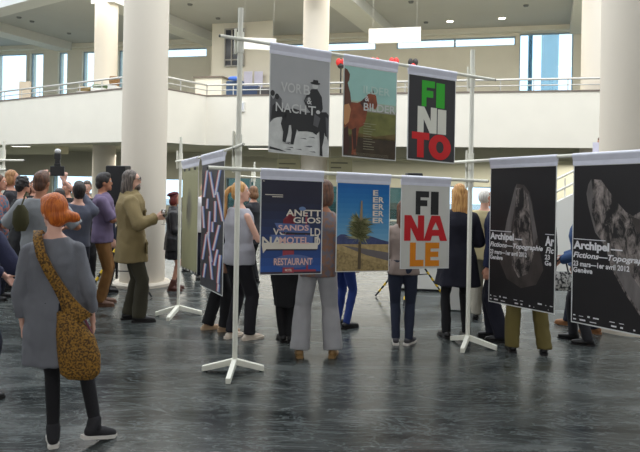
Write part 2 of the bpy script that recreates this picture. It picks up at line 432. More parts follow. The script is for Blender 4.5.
# small heaps on the left gallery shelf
def basket(px, py, Z, wd, h, col, label, nm='basket', cat='basket'):
    p = P(px, py, Z); r = empty(nm, (p.x, p.y, 3.0)); zt = p.z - 3.0
    tag(r, label, cat)
    MB().box((0, 0, (zt - h) / 2), (wd * .9, .4, zt - h)).build('stand', M_white, r)
    MB().loft([(0, 0, zt - h, wd / 2 * .8, .15), (0, 0, zt - h * .4, wd / 2, .19), (0, 0, zt, wd / 2 * .85, .15)], pw=3).build('body', mat(label[:14], col, .85, var=.25, scale=30), r, smooth=True)
basket(114.5, 77, 16.6, .24, .24, (140, 104, 62), 'brown wicker basket on the left gallery beside the seated visitor')
basket(85, 87, 17.3, .34, .14, (150, 130, 90), 'tan folded cloth bundle lying along the left gallery parapet', 'cloth_bundle', 'bundle')
basket(100, 85, 17.4, .40, .10, (96, 118, 84), 'flat green cloth bundle on the left gallery near the basket', 'cloth_bundle', 'bundle')
basket(13, 100.5, 20.3, .30, .10, (176, 140, 96), 'orange tan box lid on the far left gallery parapet', 'cloth_bundle', 'bundle')
o = MB().box((0, 0, .78), (.36, .06, 1.56)).build('notice_board', mat('beige_board', (206, 190, 168), .8)); p = P(25, 95, 20.3); o.location = (p.x, p.y, 3.0); o['label'] = 'beige upright display board behind the left gallery railing'; o['category'] = 'board'
for i, (px, col, lab) in enumerate(((181, (90, 70, 66), 'brown bag on table behind railing right of the big column'), (190, (206, 200, 226), 'pale lilac folded papers on table behind the gallery railing'), (199, (206, 168, 160), 'pink folded cloth on table behind the gallery railing'))):
    p = P(px, 88 + i * 1.7, 17.6 + .2 * i); o = MB().loft([(0, 0, 0, .13, .1), (0, 0, .16, .15, .11), (0, 0, .25, .05, .06)], pw=2.6).build('folded_cloth' if i else 'bag', mat(lab[:12], col, .8), smooth=True)
    o.location = (p.x, p.y, 3.74); tag(o, lab, 'bag' if i == 0 else 'cloth')
a_, b_ = P(176, 92, 17.6), P(206, 92, 18.2)
r = empty('side_table', ((a_.x + b_.x) / 2, (a_.y + b_.y) / 2, 3.0), .35); tag(r, 'white side table behind the railing right of the big column', 'table')
MB().box((0, 0, .71), (1.15, .6, .05)).build('table_top', M_white, r)
for sx in (-1, 1):
    for sy in (-1, 1): MB().box((sx * .5, sy * .24, .34), (.05, .05, .69)).build('leg', M_white, r)
# black and red display heads on thin posts
for (px, py, hd, Z, lab) in ((341, 63, 'r', 17.6, 'black post topped with red and black ornament between the two rider posters'), (375, 62, 'r', 18.2, 'red ornament peeping over the standing horse poster, left one'),
                             (394, 62, 'r', 18.0, 'red twin ornament peeping over the standing horse poster, right one'), (413, 63, 'k', 17.8, 'black ornament with red core above the green white red lettered poster')):
    p = P(px, py, Z); r = empty('display_post', (p.x, p.y, 3.0)); tag(r, lab, 'display post'); z = p.z - 3.0
    MB().cyl((0, 0, 0), (0, 0, z - .06), .022, 10).build('post', mat('black_post', (40, 38, 40), .5), r)
    MB().cyl((0, 0, 0), (0, 0, .03), .16, 20).build('foot', MC['black_post'], r)
    A = mat('red_lacquer', (222, 50, 48), .4); B = MC['black_post']
    for s in (-1, 1): MB().ell((s * .065, 0, z + .02), (.075, .05, .11), Matrix.Identity(4)).build('wing', A if hd == 'r' else B, r, smooth=True)
    MB().ell((0, 0, z - .08), (.10, .06, .08)).build('collar', B if hd == 'r' else A, r, smooth=True)
# white wall box on the parapet
p = P(242, 107, 16.55); r = empty('wall_box', p, -.25); tag(r, 'small white box fixed on the gallery parapet beside the left pole', 'wall box')
MB().box((0, 0, 0), (.17, .12, .26)).build('casing', M_white, r, bevel=.01); MB().box((0, -.061, .01), (.12, .01, .18)).build('cover', mat('box_cover', (200, 202, 206)), r)
p = P(520.5, 152.6, 15.5)
# hanging beige information boards under the gallery
for (x0, x1, y0, y1, Z, lab) in ((277, 300, 159, 180, 17.3, 'beige information board hanging above the motel sign poster'), (329, 352, 158, 180, 17.0, 'beige information board hanging above the yucca tree poster')):
    a, b = P(x0, y0, Z), P(x1, y1, Z); wd, hg = b.x - a.x, a.z - b.z
    r = empty('hanging_sign', ((a.x + b.x) / 2, Z, (a.z + b.z) / 2)); tag(r, lab, 'information board')
    MB().box((0, 0, 0), (wd, .03, hg)).build('board', mat('beige_info', (176, 170, 138), .8), r)
    f = MB()
    for i, (zz, ww) in enumerate(((.28, .72), (.06, .45), (-.22, .6))): f.box((-wd * .5 + wd * (.08 + ww / 2), -.018, zz * hg), (wd * ww, .004, .035))
    f.build('lettering', mat('grey_text', (112, 110, 92), .8), r)
    for s in (-1, 1): MB().cyl((s * wd * .45, 0, hg / 2 - .02), (s * wd * .45, 0, 2.58 - (a.z + b.z) / 2), .006, 6).build('wire', M_rail, r)
# ------------------------------------------------------------------ display stands and crossbars
M_pole = mat('off_white_enamel', (238, 236, 222), .45, var=.02)
def stand(gx, gy, h, feet, label, lean=0, r=.024, clamps=()):
    g = G(gx, gy) if gx is not None else gy
    root = empty('display_stand', (g.x, g.y, 0)); tag(root, label, 'display stand')
    MB().cyl((0, 0, .10), (lean, 0, h), r, 20).build('pole', M_pole, root, smooth=True)
    for i, (a, L) in enumerate(feet):
        a = math.radians(a); d = Vector((math.sin(a), math.cos(a), 0))
        f = MB(); s = Vector((d.y, -d.x, 0))
        # a flat bar that slopes from the pole down to the floor
        w1, w2 = .022, .022
        top0, top1, b0, b1 = .13, .05, .07, .0
        vs = []
        for (q, zt, zb) in ((d * 0.0, top0, b0), (d * L, top1, b1)):
            for sg in (-1, 1):
                vs += [q + s * sg * w1 + Vector((0, 0, zb)), q + s * sg * w1 + Vector((0, 0, zt))]
        f.add(vs, [(0, 1, 3, 2), (4, 6, 7, 5), (0, 4, 5, 1), (2, 3, 7, 6), (0, 2, 6, 4), (1, 5, 7, 3)])
        o = f.build('foot', M_pole, root, bevel=.004)
        e = d * (L - .03)
        MB().cyl((e.x, e.y, .0), (e.x, e.y, .012), .018, 12).build('rubber_pad', mat('black_rubber', (30, 30, 30)), o)
    for z in clamps:
        MB().cyl((lean * z / h - .0, 0, z - .09), (lean * z / h, 0, z + .10), r + .009, 16).build('clamp', M_pole, root, smooth=True)
        MB().cyl((lean * z / h - .045, 0, z - .10), (lean * z / h - .045, 0, z + .13), .012, 12).build('clamp_pin', M_pole, root, smooth=True)
    return root, g
def fit_z(g, x, y): return P(x, y, g.y).z
sA, gA = stand(234.5, 372, fit_z(G(234.5, 372), 239.5, 8), [(-88, .30), (80, .27), (182, .34)], 'tallest off white pole stand, nearest one, left end of the poster rows', clamps=(1.93, 2.08, 3.02))
sB, gB = stand(467.5, 346.5, fit_z(G(467.5, 346.5), 473.5, 50), [(115, .31), (204, .28), (-27, .27)], 'off white pole stand at the right end of the two poster rows', clamps=(1.80, 1.98, 2.88))
sC, gC = stand(178, 315, fit_z(G(178, 315), 181, 137), [(188, .35), (85, .30), (-105, .28)], 'slim white pole stand beside the round white column', r=.019, clamps=(1.96,))
gD = P(3.5, 168, 10.2); gD.z = 0
sD, _ = stand(None, gD, fit_z(gD, 4, 141), [(60, .4), (180, .4), (-60, .4)], 'white pole stand at the far left behind the crowd', r=.022, clamps=(1.75, 2.02))
gE = P(254.5, 168, 12.0); gE.z = 0
sE, _ = stand(None, gE, 2.02, [(60, .4), (180, .4), (-60, .4)], 'distant thin white stand behind the ponytail woman', r=.016, clamps=(1.74,))

def cross(A, B, t):  # point on the floor line A-B
    return A + (B - A) * t
def on_line(px, A, B, y=170):
    u, _ = uv_(px, y); u /= F
    t = (u * A.y - A.x) / ((B.x - A.x) - u * (B.y - A.y))
    return A + (B - A) * t
def bar(a, b, r, label, curve=None, name='crossbar'):
    c = (a + b) / 2; f = MB()
    pts = [a - c, b - c] if curve is None else [a.lerp(b, i / 12) - c + Vector((0, 0, curve * math.sin(math.pi * i / 12))) for i in range(13)]
    if curve is None: f.cyl(pts[0], pts[1], r, 16)
    else: f.tube(pts, r, 14)
    o = f.build(name, M_pole, smooth=True); o.location = c
    ends = MB()
    for e, q in ((pts[0], pts[1]), (pts[-1], pts[-2])):
        d = (e - q).normalized(); ends.cyl(e, e + d * .012, r * .8, 14)
    ends.build('end_cap', mat('cap_grey', (90, 90, 88)), o)
    tag(o, label, 'crossbar')
    return o
def at_line(px, py, A, B):
    q = on_line(px, A, B, py); return P(px, py, q.y)
fr = Vector((.0, -.028, 0))
AB = (gA, gB)
top_a, top_b = at_line(222, 37, *AB), at_line(494, 80.5, *AB)
low_a, low_b = at_line(210, 167.5, *AB), at_line(487, 181.2, *AB)
def straight(p, q, x):  # height of a straight bar p-q seen at picture column x
    g = on_line(x, Vector((p.x, p.y, 0)), Vector((q.x, q.y, 0)), 100); t = (g - Vector((p.x, p.y, 0))).length / (Vector((q.x, q.y, 0)) - Vector((p.x, p.y, 0))).length
    return p.lerp(q, t)
OFF = Vector((-.008, -.046, 0))
bar(top_a + OFF, top_b + OFF, .016, 'upper crossbar carrying the three highest posters')
bar(low_a + OFF, low_b + OFF, .017, 'lower crossbar carrying motel, yucca and FINALE posters')
dR = Vector((math.cos(math.radians(59)), -math.sin(math.radians(59)), 0))
gF = gB + dR * 2.95
rb_a, rb_b = at_line(458, 162, gB, gB + dR * -1) , None
za = P(500, 160, on_line(500, gB, gF).y).z; zb = P(636, 152.5, on_line(636, gB, gF).y).z
pa, pb = on_line(456, gB, gF), gF + dR * .1
def zz(p): 
    x0, x1 = on_line(500, gB, gF), on_line(636, gB, gF)
    t = (p - x0).dot(dR) / (x1 - x0).length; return za + (zb - za) * t
pa.z = zz(pa); pb.z = zz(pb); OR = Vector((-.04, -.022, 0))
bar(pa + OR, pb + OR, .017, 'crossbar running from the right stand towards the camera')
stand(None, gF, 2.3, [(60, .4), (180, .4), (-60, .4)], 'near stand beyond the right border holding the rock poster bar', clamps=(1.98,))
cA, cB = at_line(179, 161.5, gC, gA), at_line(247, 144.5, gC, gA)
CO = Vector((-.033, -.014, 0))
bar(cA + CO, cB + CO, .014, 'slightly bowed crossbar from the slim left stand to the tallest stand', curve=-.025)
d1 = P(0, 160.5, 10.2); d2 = P(25, 160.5, 10.2); bar(Vector((d1.x - .3, d1.y - .04, d1.z)), Vector((d2.x, d2.y - .04, d2.z)), .016, 'upper short crossbar on the far left stand')
d1 = P(-3, 169.5, 10.2); bar(Vector((d1.x - .3, d1.y - .04, d1.z)), Vector((d1.x + .16, d1.y - .04, d1.z)), .016, 'lower short crossbar on the far left stand')
e1, e2 = P(241, 176, 12), P(266, 178, 12); bar(e1 + Vector((0, -.035, 0)), e2 + Vector((0, -.035, 0)), .013, 'upper thin crossbar on the distant stand')

# ------------------------------------------------------------------ lettering
TX = {}
def glyphs(body, bold=0.0, shear=0.0):
    k = (body, bold, shear)
    if k in TX: return TX[k]
    c = bpy.data.curves.new('t', 'FONT'); c.body = body; c.offset = bold; c.shear = shear; c.resolution_u = 3; c.fill_mode = 'FRONT'
    o = bpy.data.objects.new('t', c); COL.objects.link(o)
    me = bpy.data.meshes.new_from_object(o.evaluated_get(bpy.context.evaluated_depsgraph_get()))
    vs = [tuple(v.co) for v in me.vertices]; fs = [tuple(p.vertices) for p in me.polygons]
    bpy.data.objects.remove(o); bpy.data.curves.remove(c); bpy.data.meshes.remove(me)
    xs = [v[0] for v in vs]; ys = [v[1] for v in vs]; x0, x1, y0, y1 = min(xs), max(xs), min(ys), max(ys)
    TX[k] = ([((v[0] - x0) / (x1 - x0), (v[1] - y0) / (y1 - y0)) for v in vs], fs); return TX[k]
BLK = {
 'F': [[(0, 0), (.36, 0), (.36, .36), (.88, .36), (.88, .62), (.36, .62), (.36, .74), (1, .74), (1, 1), (0, 1)]],
 'I': [[(0, 0), (1, 0), (1, 1), (0, 1)]],
 'N': [[(0, 0), (.32, 0), (.32, .52), (.64, 0), (1, 0), (1, 1), (.68, 1), (.68, .48), (.34, 1), (0, 1)]],
 'T': [[(.31, 0), (.69, 0), (.69, .72), (1, .72), (1, 1), (0, 1), (0, .72), (.31, .72)]],
 'L': [[(0, 0), (1, 0), (1, .27), (.42, .27), (.42, 1), (0, 1)]],
 'E': [[(0, 0), (1, 0), (1, .25), (.38, .25), (.38, .39), (.94, .39), (.94, .62), (.38, .62), (.38, .75), (1, .75), (1, 1), (0, 1)]],
 'A': [[(0, 0), (.3, 0), (.36, .2), (.36, .44), (.5, .74), (.5, 1), (.32, 1)], [(1, 0), (.7, 0), (.64, .2), (.64, .44), (.5, .74), (.5, 1), (.68, 1)], [(.36, .2), (.64, .2), (.64, .44), (.36, .44)]],
}
O_ = []
for i in range(32):
    a, b = 2 * math.pi * i / 32, 2 * math.pi * (i + 1) / 32
    e = lambda t, rx, ry: (.5 + rx * math.cos(t), .5 + ry * math.sin(t))
    O_.append([e(a, .5, .52), e(b, .5, .52), e(b, .17, .24), e(a, .17, .24)])
BLK['O'] = O_
def blk(ch): return BLK[ch]

class Poster:
    """a hanging printed sheet; u,v run 0..1 over the print, front is local -Y"""
    def __init__(s, label, pl, pr, h, hem, group=None, sheetm=None, cat='poster', backcol=(225, 225, 222), nm='hanging_poster'):
        d = Vector((pr.x - pl.x, pr.y - pl.y, 0)); s.w = d.length; s.h = h; s.hem = hem
        ang = math.atan2(d.y, d.x); s.root = empty(nm, pl, ang); s.slope = (pr.z - pl.z) / s.w
        tag(s.root, label, cat, group); s.parts = {}
        s.sheet = MB(); s.t = .003
        s.sheet.add(s.quad(-.0, 1, -.0, 1, .0) + s.quad(0, 1, 0, 1, .003), [(0, 1, 2, 3), (7, 6, 5, 4), (0, 4, 5, 1), (1, 5, 6, 2), (2, 6, 7, 3), (3, 7, 4, 0)])
        s.sheet.build('sheet', mat('white_print_sheet', backcol, .5, var=.01), s.root)
        # the pocket that wraps the crossbar
        f = MB(); zs = lambda x, z: z + s.slope * x
        r = .021; prof = [(-.0045, -hem), (-.006, -.05)] + [(-r * math.cos(q) - .0, r * math.sin(q)) for q in (math.radians(a) for a in range(-20, 201, 20))] + [(.006, -.05), (.0045, -hem)]
        n = len(prof); vs = [(0 - .004, p[0], zs(0, p[1])) for p in prof] + [(s.w + .004, p[0], zs(s.w, p[1])) for p in prof]
        f.add(vs, [(i, i + 1, n + i + 1, n + i) for i in range(n - 1)] + [(0, n, 2 * n - 1, n - 1), tuple(range(n)), tuple(range(2 * n - 1, n - 1, -1))])
        f.build('bar_pocket', mat('lilac_plastic', (228, 228, 240), .35, var=.04, scale=12), s.root)
    def pt(s, u, v, y):
        x = u * s.w; return (x, y, -s.hem * .98 - (1 - v) * (s.h - s.hem * .98) + s.slope * x)
    def quad(s, u0, u1, v0, v1, y): return [s.pt(u0, v0, y), s.pt(u1, v0, y), s.pt(u1, v1, y), s.pt(u0, v1, y)]
    def poly(s, part, pts, m, layer):
        d = s.parts.setdefault(part, (MB(), [])); mb, ms = d
        if m not in ms: ms.append(m)
        mb.add([s.pt(u, v, -.0012 - .0009 * layer) for (u, v) in pts], [tuple(range(len(pts)))], ms.index(m))
    def rect(s, part, u0, v0, u1, v1, m, layer): s.poly(part, [(u0, v0), (u1, v0), (u1, v1), (u0, v1)], m, layer)
    def ell(s, part, cu, cv, ru, rv, m, layer, rot=0, n=20):
        c, d = math.cos(rot), math.sin(rot)
        s.poly(part, [(cu + (ru * math.cos(2 * math.pi * i / n) * c - rv * math.sin(2 * math.pi * i / n) * d), cv + (ru * math.cos(2 * math.pi * i / n) * d + rv * math.sin(2 * math.pi * i / n) * c)) for i in range(n)], m, layer)
    def text(s, part, body, u0, v0, u1, v1, m, layer, bold=.02, shear=0):
        part = part + '#%d' % len(s.parts); vs, fs = glyphs(body, bold, shear); d = s.parts.setdefault(part, (MB(), [])); mb, ms = d
        if m not in ms: ms.append(m)
        mb.add([s.pt(u0 + (u1 - u0) * a, v0 + (v1 - v0) * b, -.0012 - .0009 * layer) for a, b in vs], fs, ms.index(m))
    def block(s, part, ch, u0, v0, u1, v1, m, layer):
        part = 'letter#%d' % len(s.parts)
        for pl in blk(ch): s.poly(part, [(u0 + (u1 - u0) * a, v0 + (v1 - v0) * b) for a, b in pl], m, layer)
    def done(s):
        for k, (mb, ms) in s.parts.items(): mb.build(k.split('#')[0], ms, s.root)
def flatm(name, col, **k): return mat('print_' + name, col, k.pop('rough', .45), var=k.pop('var', .03), **k)
def hang(label, x0, x1, p, q, o, ybot, hempx, group=None, **k):
    a, b = straight(p, q, x0) + o, straight(p, q, x1) + o
    u, v = uv_(x0, ybot[0]); h1 = a.z - (EYE - v / F * a.y)
    u, v = uv_(x1, ybot[1]); h2 = b.z - (EYE - v / F * b.y)
    h = (h1 + h2) / 2 + .0; hem = hempx / F * (a.y + b.y) / 2
    return Poster(label, a, b, h, hem, group, **k)

W_ = flatm('off_white', (222, 220, 206)); 
# 1 rider, black and white
p = hang('grey photo poster of a galloping rider, leftmost in upper row', 270.5, 330.5, top_a, top_b, OFF, (151.5, 158), 9)
g1 = flatm('grey_sky', (172, 172, 172)); g2 = flatm('grey_ground', (210, 210, 206), var=.12, scale=14); dk = flatm('near_black', (38, 38, 40)); md = flatm('mid_grey', (92, 92, 94)); lt = flatm('light_grey', (205, 205, 202))
I = 'printed_photo'
p.rect(I, .015, .40, .985, .995, g1, 1); p.rect(I, .015, .012, .985, .42, g2, 1)
p.poly(I, [(.015, .30), (.1, .36), (.2, .44), (.2, .55), (.13, .60), (.06, .54), (.015, .58)], md, 2)
p.poly(I, [(.03, .33), (.13, .36), (.2, .45), (.12, .52), (.05, .47)], dk, 3)
for (a, b) in ((.05, .60), (.12, .57)): p.ell(I, a, b, .035, .03, dk, 3)
# horse body, neck, head, legs, tail
p.poly(I, [(.20, .40), (.26, .45), (.40, .47), (.60, .44), (.80, .46), (.94, .47), (.985, .44), (.985, .20), (.93, .22), (.90, .28), (.84, .27), (.80, .24), (.62, .25), (.48, .24), (.38, .30), (.30, .29), (.22, .31)], dk, 4)
p.poly(I, [(.22, .38), (.28, .42), (.33, .34), (.31, .22), (.27, .11), (.22, .12), (.23, .22), (.19, .30)], dk, 5)
p.poly(I, [(.34, .38), (.46, .36), (.45, .25), (.40, .10), (.35, .10), (.37, .22)], dk, 5)
p.poly(I, [(.82, .34), (.92, .34), (.91, .20), (.88, .10), (.89, .005), (.84, .01), (.84, .12), (.83, .22)], dk, 5)
p.poly(I, [(.93, .42), (.985, .40), (.985, .16), (.95, .22)], md, 5)
p.poly(I, [(.28, .44), (.20, .47), (.13, .42), (.13, .36), (.2, .37), (.28, .36)], dk, 5)
# rider
p.poly(I, [(.68, .69), (.78, .70), (.86, .62), (.88, .50), (.84, .44), (.86, .34), (.78, .22), (.72, .24), (.73, .34), (.68, .44), (.60, .50), (.56, .56), (.60, .62)], dk, 6)
p.ell(I, .745, .725, .05, .03, lt, 6); p.ell(I, .745, .755, .085, .014, dk, 7); p.poly(I, [(.70, .755), (.71, .79), (.79, .79), (.80, .755)], dk, 7)
p.ell(I, .80, .46, .035, .02, lt, 7); p.ell(I, .62, .58, .05, .022, md, 7, .5); p.poly(I, [(.74, .44), (.84, .40), (.80, .30), (.72, .32)], md, 7)
p.poly(I, [(.015, .06), (.015, .035), (.30, .015), (.18, .04)], dk, 3)
for i in range(10): 
    a = random.uniform(.2, .9); b = random.uniform(.03, .2); p.poly(I, [(a, b), (a + .12, b - .006), (a + .1, b + .006)], md, 2)
for (t, a, b, c, d) in (('VOR', .18, .625, .52, .725), ('B', .55, .625, .66, .725), ('&', .61, .53, .69, .60), ('NACH', .10, .42, .60, .515), ('T', .63, .42, .76, .515)): p.text('lettering', t, a, b, c, d, lt, 9, .012)
p.done()
# 2 horse in colour
p = hang('colour poster of a brown saddled horse on a meadow, middle of upper row', 343.8, 397, top_a, top_b, OFF, (157, 160.5), 8.5)
sky = flatm('pale_teal', (158, 200, 190)); sk2 = flatm('pale_sand', (168, 186, 162)); gr = flatm('olive_grass', (112, 112, 58), var=.25, scale=9); gd = flatm('dark_brown_earth', (62, 48, 32), var=.3, scale=10)
br = flatm('chestnut', (134, 70, 42), var=.3, scale=12); bd = flatm('dark_chestnut', (66, 36, 28)); tn = flatm('saddle_tan', (196, 142, 96)); hz = flatm('hills', (150, 150, 130))
p.rect(I, .015, .52, .985, .99, sky, 1); p.rect(I, .015, .50, .985, .62, sk2, 2); p.rect(I, .015, .22, .985, .515, gr, 3); p.rect(I, .015, .012, .985, .23, gd, 3)
p.poly(I, [(.015, .23), (.985, .23), (.985, .30), (.6, .25), (.3, .27)], flatm('brown_grass', (96, 78, 40), var=.3, scale=10), 4)
p.poly(I, [(.3, .515), (.985, .515), (.985, .545), (.7, .54)], hz, 4)
p.poly(I, [(.015, .56), (.15, .60), (.26, .60), (.36, .64), (.45, .71), (.52, .745), (.56, .73), (.60, .70), (.63, .60), (.59, .55), (.52, .57), (.44, .53), (.42, .44), (.38, .36), (.30, .33), (.27, .22), (.24, .06), (.26, .03), (.16, .03), (.17, .09), (.16, .30), (.015, .32)], br, 5)
p.poly(I, [(.44, .68), (.36, .65), (.30, .60), (.36, .56), (.44, .60)], bd, 6); p.poly(I, [(.52, .745), (.53, .79), (.56, .73)], bd, 6)
p.poly(I, [(.16, .30), (.24, .33), (.25, .10), (.20, .08)], bd, 6); p.poly(I, [(.015, .30), (.09, .34), (.12, .12), (.08, .03), (.015, .03)], bd, 6)
p.poly(I, [(.015, .96), (.06, .95), (.11, .90), (.10, .84), (.07, .80), (.12, .70), (.14, .60), (.08, .50), (.015, .50)], flatm('rider_brown', (98, 62, 48)), 7)
p.poly(I, [(.015, .56), (.10, .58), (.14, .52), (.10, .38), (.04, .34), (.015, .36)], tn, 8)
for (t, a, b, c, d, m_) in (('ILDER', .36, .715, .86, .80, flatm('ghost_white', (192, 214, 204))), ('&', .39, .63, .47, .69, lt), ('BILDER', .37, .525, .97, .61, lt)): p.text('lettering', t, a, b, c, d, m_, 9, .012)
for i in range(11): p.rect('lettering', .37, .38 - i * .028, .37 + random.uniform(.14, .24), .386 - i * .028, flatm('small_print', (150, 146, 118)), 9)
for i in range(3): p.rect('lettering', .2, .05 - i * .012, .85, .052 - i * .012, MC['print_small_print'], 9)
p.done()
# 3 FINITO
p = hang('dark poster reading FI NI TO in green, white and red', 408, 455.5, top_a, top_b, OFF, (160.5, 163), 7.5)
L = 'lettering'; p.rect(I, .02, .015, .985, .995, flatm('charcoal', (52, 50, 52)), 1)
gn = flatm('green', (48, 170, 40)); rd = flatm('red', (206, 26, 30)); 
p.block(L, 'F', .28, .645, .55, .95, gn, 3); p.block(L, 'I', .58, .645, .76, .94, gn, 3)
p.block(L, 'N', .20, .335, .60, .64, W_, 3); p.block(L, 'I', .62, .335, .80, .63, W_, 3)
p.block(L, 'T', .09, .04, .45, .335, rd, 3); p.block(L, 'O', .44, .035, .91, .325, rd, 3); p.done()
# 4 motel sign
p = hang('dark blue poster with a red and blue MOTEL sign, lower row left', 263.5, 325.3, low_a, low_b, OFF, (274.5, 274.5), 8.7)
n1 = flatm('navy', (34, 34, 62)); 
for i in range(12):
    t = i / 11; c = tuple(int(a + (b - a) * max(0, (t - .15) / .85) ** 1.2) for a, b in zip((32, 31, 52), (46, 86, 158)))
    p.rect(I, .015, .995 - (i + 1) * .082, .985, .995 - i * .082, flatm('night_blue_%d' % i, c), 1)
pst = flatm('sign_red', (160, 62, 74)); blu = flatm('sign_blue', (86, 104, 154)); crm = flatm('cream', (222, 212, 196)); drk = flatm('sign_shadow', (40, 34, 42)); pk = flatm('sign_pink', (226, 186, 176))
p.poly(I, [(.36, .20), (.54, .20), (.55, .66), (.42, .60), (.36, .58)], pst, 2); p.poly(I, [(.36, .58), (.50, .67), (.54, .60), (.54, .5), (.36, .5)], pst, 2)
p.rect(I, .72, .34, .75, .66, pst, 2); p.ell(I, .66, .70, .055, .022, flatm('sign_globe', (104, 128, 170)), 12)
p.poly(I, [(.22, .545), (.78, .53), (.84, .44), (.30, .45)], blu, 5); p.rect(I, .37, .425, .80, .455, drk, 4)
p.poly(I, [(.16, .42), (.84, .42), (.84, .305), (.20, .305)], blu, 6)
p.poly(I, [(.03, .31), (.06, .335), (.90, .335), (.90, .40), (.94, .42), (.92, .27), (.10, .27), (.05, .225)], crm, 7); p.poly(I, [(.10, .268), (.92, .268), (.90, .255), (.08, .255)], drk, 6)
p.ell(I, .53, .14, .33, .072, blu, 5)
p.rect(I, .36, .02, .54, .075, pst, 7); p.rect(I, .54, .03, .90, .052, pst, 7); p.rect(I, .74, .05, .77, .10, pst, 7); p.rect(I, .015, .008, .985, .03, flatm('horizon_dark', (60, 52, 66)), 2)
for (t, a, b, c, d, m_, ly) in (('ANETT', .40, .62, .97, .69, crm, 8), ('GLOS', .52, .545, .97, .61, crm, 3), ('VO', .20, .415, .42, .49, crm, 4), ('LD', .80, .41, .965, .495, crm, 8), ('NA', .03, .305, .35, .40, crm, 8), ('D', .87, .31, .965, .40, crm, 8),
                       ('SANDS', .28, .465, .77, .525, pk, 9), ('MOTEL', .30, .325, .78, .40, pk, 9), ('RESTAURANT', .22, .10, .84, .175, pk, 9), ('MOTEL', .40, .035, .51, .06, crm, 9)): p.text(L, t, a, b, c, d, m_, ly, .025)
for (a, b, c) in ((.07, .835, .35), (.18, .815, .35), (.03, .975, .06)): p.rect(L, a, b, c, b + .008, crm, 3)
p.done()
# 5 yucca
p = hang('sky blue poster of a desert yucca tree, lower row middle', 339, 392, low_a, low_b, OFF, (272.5, 271), 8)
for i in range(12):
    t = i / 11; c = tuple(int(a + (b - a) * t) for a, b in zip((8, 98, 170), (120, 170, 200)))
    p.rect(I, .015, .99 - (i + 1) * .056, .985, .99 - i * .056, flatm('day_blue_%d' % i, c), 1)
mt = flatm('far_mountain', (66, 74, 112), var=.2, scale=20); ds = flatm('desert_straw', (176, 152, 104), var=.25, scale=25); rdm = flatm('asphalt', (112, 104, 104), var=.08); tr = flatm('yucca_leaf', (104, 106, 62), var=.4, scale=40); tk = flatm('yucca_trunk', (90, 76, 56))
p.poly(I, [(.015, .31), (.015, .39), (.08, .42), (.16, .42), (.24, .40), (.34, .38), (.6, .41), (.72, .385), (.85, .36), (.985, .34), (.985, .31)], mt, 3)
p.rect(I, .015, .01, .985, .32, ds, 2); p.poly(I, [(.10, .30), (.985, .215), (.985, .12), (.55, .19)], rdm, 4); p.poly(I, [(.015, .25), (.5, .14), (.985, .06), (.985, .01), (.015, .01)], flatm('dry_grass', (156, 134, 90), var=.4, scale=40), 5)
p.poly(I, [(.40, .03), (.41, .34), (.46, .34), (.46, .03)], tk, 6)
for i in range(300):
    a = random.uniform(-1, 1) * 1.7 + (math.pi if i % 3 == 0 else 0); cx, cy = .44 + random.uniform(-.05, .05), random.uniform(.38, .58); L_ = random.uniform(.10, .19)
    dx, dy = math.sin(a) * L_ * 1.4, math.cos(a) * L_ * .7
    p.poly(I, [(cx - .012, cy - .01), (cx + dx, cy + dy), (cx + .012, cy + .01)], tr if i % 2 else flatm('yucca_leaf_light', (166, 164, 116)), 7)
p.poly(I, [(.42, .58), (.445, .80), (.47, .80), (.48, .58)], flatm('yucca_bloom', (150, 130, 96)), 8)
for i in range(5): p.text(L, 'E', .665, .862 - i * .078, .765, .925 - i * .078, crm, 9, .03)
for i in range(4): p.text(L, 'R', .775, .784 - i * .078, .875, .847 - i * .078, crm, 9, .03)
p.done()
# 6 FINALE
p = hang('white poster reading FI NA LE in black, red and orange', 403, 451.5, low_a, low_b, OFF, (269, 268.5), 7.5)
p.rect(I, .015, .01, .985, .995, flatm('paper_white', (206, 204, 196)), 1); bkm = flatm('ink_black', (40, 40, 40)); og = flatm('orange', (224, 134, 22)); r2 = flatm('red_two', (196, 30, 38))
p.block(L, 'F', .29, .65, .56, .93, bkm, 3); p.block(L, 'I', .60, .65, .76, .93, bkm, 3)
p.block(L, 'N', .07, .335, .47, .64, r2, 3); p.block(L, 'A', .46, .335, .95, .64, r2, 3)
p.block(L, 'L', .19, .03, .47, .315, og, 3); p.block(L, 'E', .50, .03, .79, .315, og, 3); p.done()
# 7, 8 rock posters
def rockm():
    m = bpy.data.materials.new('print_rock'); m.use_nodes = True; nt = m.node_tree; b = nt.nodes['Principled BSDF']; b.inputs['Roughness'].default_value = .45
    tc = nt.nodes.new('ShaderNodeTexCoord'); mp = nt.nodes.new('ShaderNodeMapping'); mp.inputs['Scale'].default_value = (1, 1, .45); nt.links.new(tc.outputs['Object'], mp.inputs['Vector'])
    n1 = nt.nodes.new('ShaderNodeTexNoise'); n1.inputs['Scale'].default_value = 13; n1.inputs['Detail'].default_value = 10; n1.inputs['Roughness'].default_value = .72; n1.inputs['Distortion'].default_value = .8
    nt.links.new(mp.outputs[0], n1.inputs['Vector']); cr = nt.nodes.new('ShaderNodeValToRGB'); e = cr.color_ramp.elements
    e[0].position = .44; e[0].color = lin((28, 24, 24)); e[1].position = .64; e[1].color = lin((164, 152, 146)); nt.links.new(n1.outputs['Fac'], cr.inputs['Fac']); nt.links.new(cr.outputs[0], b.inputs['Base Color'])
    return m
RK = rockm(); BG = flatm('black_ink_ground', (27, 23, 25), var=.15, scale=3); T2 = flatm('pale_type', (232, 230, 232)); RK2 = flatm('rock_dim', (66, 58, 55), var=.35, scale=9, stretch=(1, 1, .5)); RK3 = flatm('rock_side', (106, 100, 98), var=.3, scale=14, stretch=(1, 1, .3))
rp, rq = pa, pb
